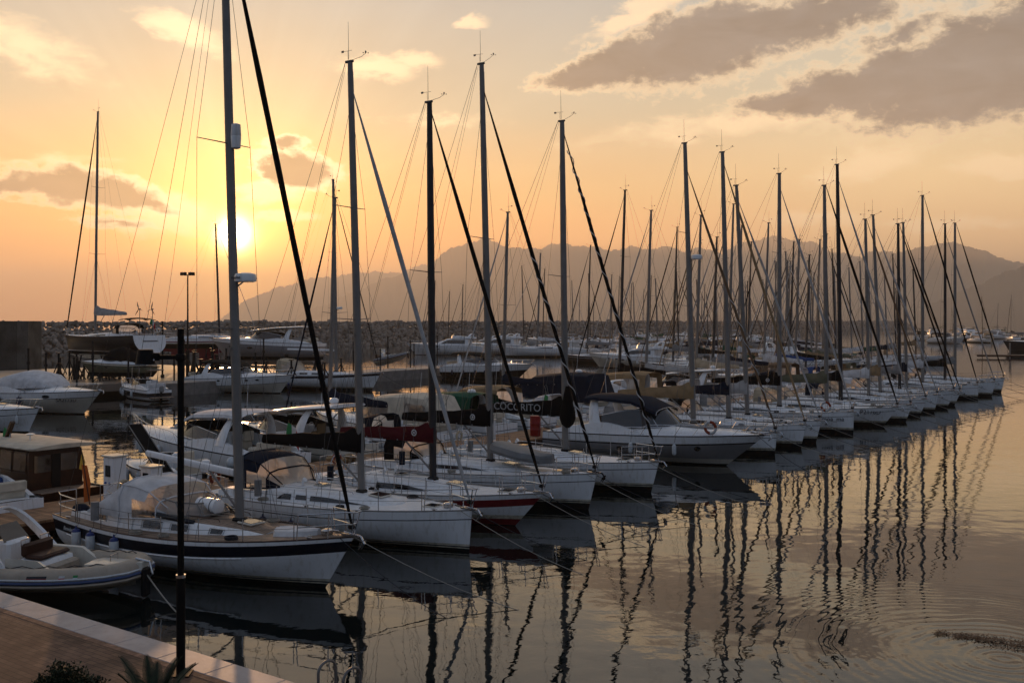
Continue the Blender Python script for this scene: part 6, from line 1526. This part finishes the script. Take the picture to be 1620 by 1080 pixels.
# named boats out there
r, h = cruiser('motor_yacht', 'white flybridge yacht lying alone in the gap before the far pontoons', 'motor boat', dict(L=14.2, B=4.4, f0=1.7, f1=2.3, over=2., style='fly', ch=1.15, low=GEL2, s_lo=.6, s_hi=.57, ports=((.70, .74, .3, .1), (.60, .72, .3, .1), (.52, .7, .3, .1)), fend=((.35, 1),)), None)
r.rotation_euler = (0, 0, h2d+R(6)); r.location = at(1066, 584)
r, h, _ = sailboat('sailing_boat', 'long low white sailing yacht lying broadside below the breakwater', CAT, dict(L=18., B=4.8, f0=1.7, f1=2.1, over=1.4, zt=21, xm=.57, near=0, wstyle='lens', hood='beige', crh=.5, cover='white', zboom=3.4, bl=6, moor=(), spr=(.35, .62), mr=.14), None)
r.rotation_euler = (0, 0, R(172)); r.location = at(930, 565)
for i, (px, py, dr, lab) in enumerate(((772, 561, 165, 'white flybridge yacht moored left of the long sailing yacht'), (700, 562, 170, 'white yacht farthest left below the pale breakwater'))):
    r, h = cruiser('motor_yacht', lab, 'motor boat', dict(L=17., B=4.8, f0=1.9, f1=2.6, over=2.2, style='fly', ch=1.5, fend=(), railn=5), None); r.rotation_euler = (0, 0, R(dr)); r.location = at(px+65, py)
# more tall rigs standing among the cruisers on the near side of the second pontoon's head
for i, (px, y_, top, lab) in enumerate(((1120, 134, 384, 'tall sloop riding alone left of the middle pontoons'), (1188, 141, 357, 'tall sloop riding alone just right of the blue-covered sloop\'s mast'), (1271, 150, 384, 'tall sloop lying between the two middle pontoons'), (1320, 158, 372, 'tallest sloop lying between the two middle pontoons'))):
    r, h, _ = sailboat('sailing_boat', lab, CAT, dict(L=12.2, B=3.7, f0=1.1, f1=1.4, zt=H+(510-top)/F*y_, near=0, moor=(), xm=.58, spr=(.4, .67), mastm=(ALUD, ALU)[i % 2], cover=('black', 'white', 'navy', 'tan')[i], jib=('black', 'lgrey', 'black', 'brown')[i], hood=None, mr=.11), 'lone sloops between the middle pontoons')
    r.rotation_euler = (0, 0, h2d+R(10*i)); r.location = ((px-810)/F*y_+5.4*U.x, y_+5.4*U.y, 0)
# right-hand side: pontoon, dark boat and distant moorings
p0, p1 = at(1545, 561, .6), at(1760, 563, .6); o = empty('pontoon', (p0.x, p0.y, 0), math.atan2(p1.y-p0.y, p1.x-p0.x), label='brown pontoon coming in from the right edge', cat='pontoon'); ln = (p1-p0).length
MB().box((ln/2, 1.5, .58), (ln, 3, .08)).build('decking', dock, o, smooth=0); MB().box((ln/2, .05, .40), (ln-.1, .1, .34)).build('edge_beam', WOODV, o); MB().tube([(6, .2, 0), (6, .2, 3)], .15, 8).tube([(18, .2, 0), (18, .2, 3)], .15, 8).build('piles', CONC, o)
r, h = cruiser('motor_yacht', 'dark-hulled motor yacht with a white wheelhouse at the right edge', 'motor boat', dict(L=17., B=4.8, f0=2.0, f1=2.6, over=1.6, style='fly', hull=NAVY, low=NAVY, mid=NAVY, s_lo=.5, s_hi=.46, fend=(), railn=5, ch=1.4), None)
r.rotation_euler = (0, 0, R(178)); r.location = at(1700, 556)
DG = 'boats of the distant moorings at the right'
for i in range(20):
    px = 1452+i*9.2+RG.uniform(-2, 2); d = RG.uniform(330, 520); sail = i in (16, 17, 18, 5, 9); lab, pr = RG.choice(PS if sail else PM)
    clone(pr, ((px-810)/F*d, d, 0), RG.uniform(0, 6.28), RG.uniform(.95, 1.25), label=f'{lab}, {ORD[i]} from the left in the distant right-hand moorings' if i else f'{lab}, leftmost of the distant right-hand moorings', cat='sailing boat' if sail else 'motor boat', group=DG)
# moorings seen low before the sunlit water, between breakwater and hill
mb = MB(); x0, x1 = (1405-810)/F*620, (1660-810)/F*620
mb.box(((x0+x1)/2, 622, .5), (x1-x0, 14, 1.0)); o = mb.build('far_mole', CONC, smooth=0); tag(o, 'low dark mole closing the harbour at the right', 'mole')
tower = empty('harbour_light', ((1531-810)/F*600, 618, 1.), 0, label='small dark harbour beacon tower on the mole at the right', cat='beacon')
MB().tube([(0, 0, 0), (0, 0, 4.5)], [1.2, .8], 10).build('tower', CONC, tower); MB().tube([(0, 0, 4.5), (0, 0, 6)], [.9, .5], 8).build('lantern', RUB, tower)
for i in range(9):
    px = 1590-i*17+RG.uniform(-4, 4); o = empty('tree', ((px-810)/F*625, 623, .9), 0, label='small dark round tree on the distant mole', cat='tree', group='trees on the distant mole'); s_ = RG.uniform(1.1, 2.2)
    MB().tube([(0, 0, 0), (0, 0, s_)], .12, 5).build('trunk', bark, o); mb = MB(); rg = random.Random(i)
    for k in range(160):
        v = Vector((rg.gauss(0, 1), rg.gauss(0, 1), rg.gauss(0, .7))).normalized()*rg.random()**.4*s_*.8; q = Vector((0, 0, s_*1.5))+v; a = Vector((rg.random()-.5, rg.random()-.5, rg.random()-.5))*.5; b_ = Vector((rg.random()-.5, rg.random()-.5, rg.random()-.5))*.5; mb.add([q, q+a, q+b_], [(0, 1, 2)])
    mb.build('crown', leafm, o, smooth=0)

# ------------------------------------------------------------------ the air
hz = MB().box((0, 9350, 454), (31800, 19100, 912)).build('haze', [], smooth=0); hz.location.z = 0
hm = bpy.data.materials.new('haze_air'); hm.use_nodes = True; t = hm.node_tree; t.nodes.clear()
pv = t.nodes.new('ShaderNodeVolumePrincipled'); pv.inputs['Color'].default_value = (1.0, .92, .80, 1); pv.inputs['Density'].default_value = 1.4e-4; pv.inputs['Anisotropy'].default_value = .30
oo = t.nodes.new('ShaderNodeOutputMaterial'); t.links.new(pv.outputs[0], oo.inputs['Volume']); hz.data.materials.append(hm); tag(hz, kind='stuff')
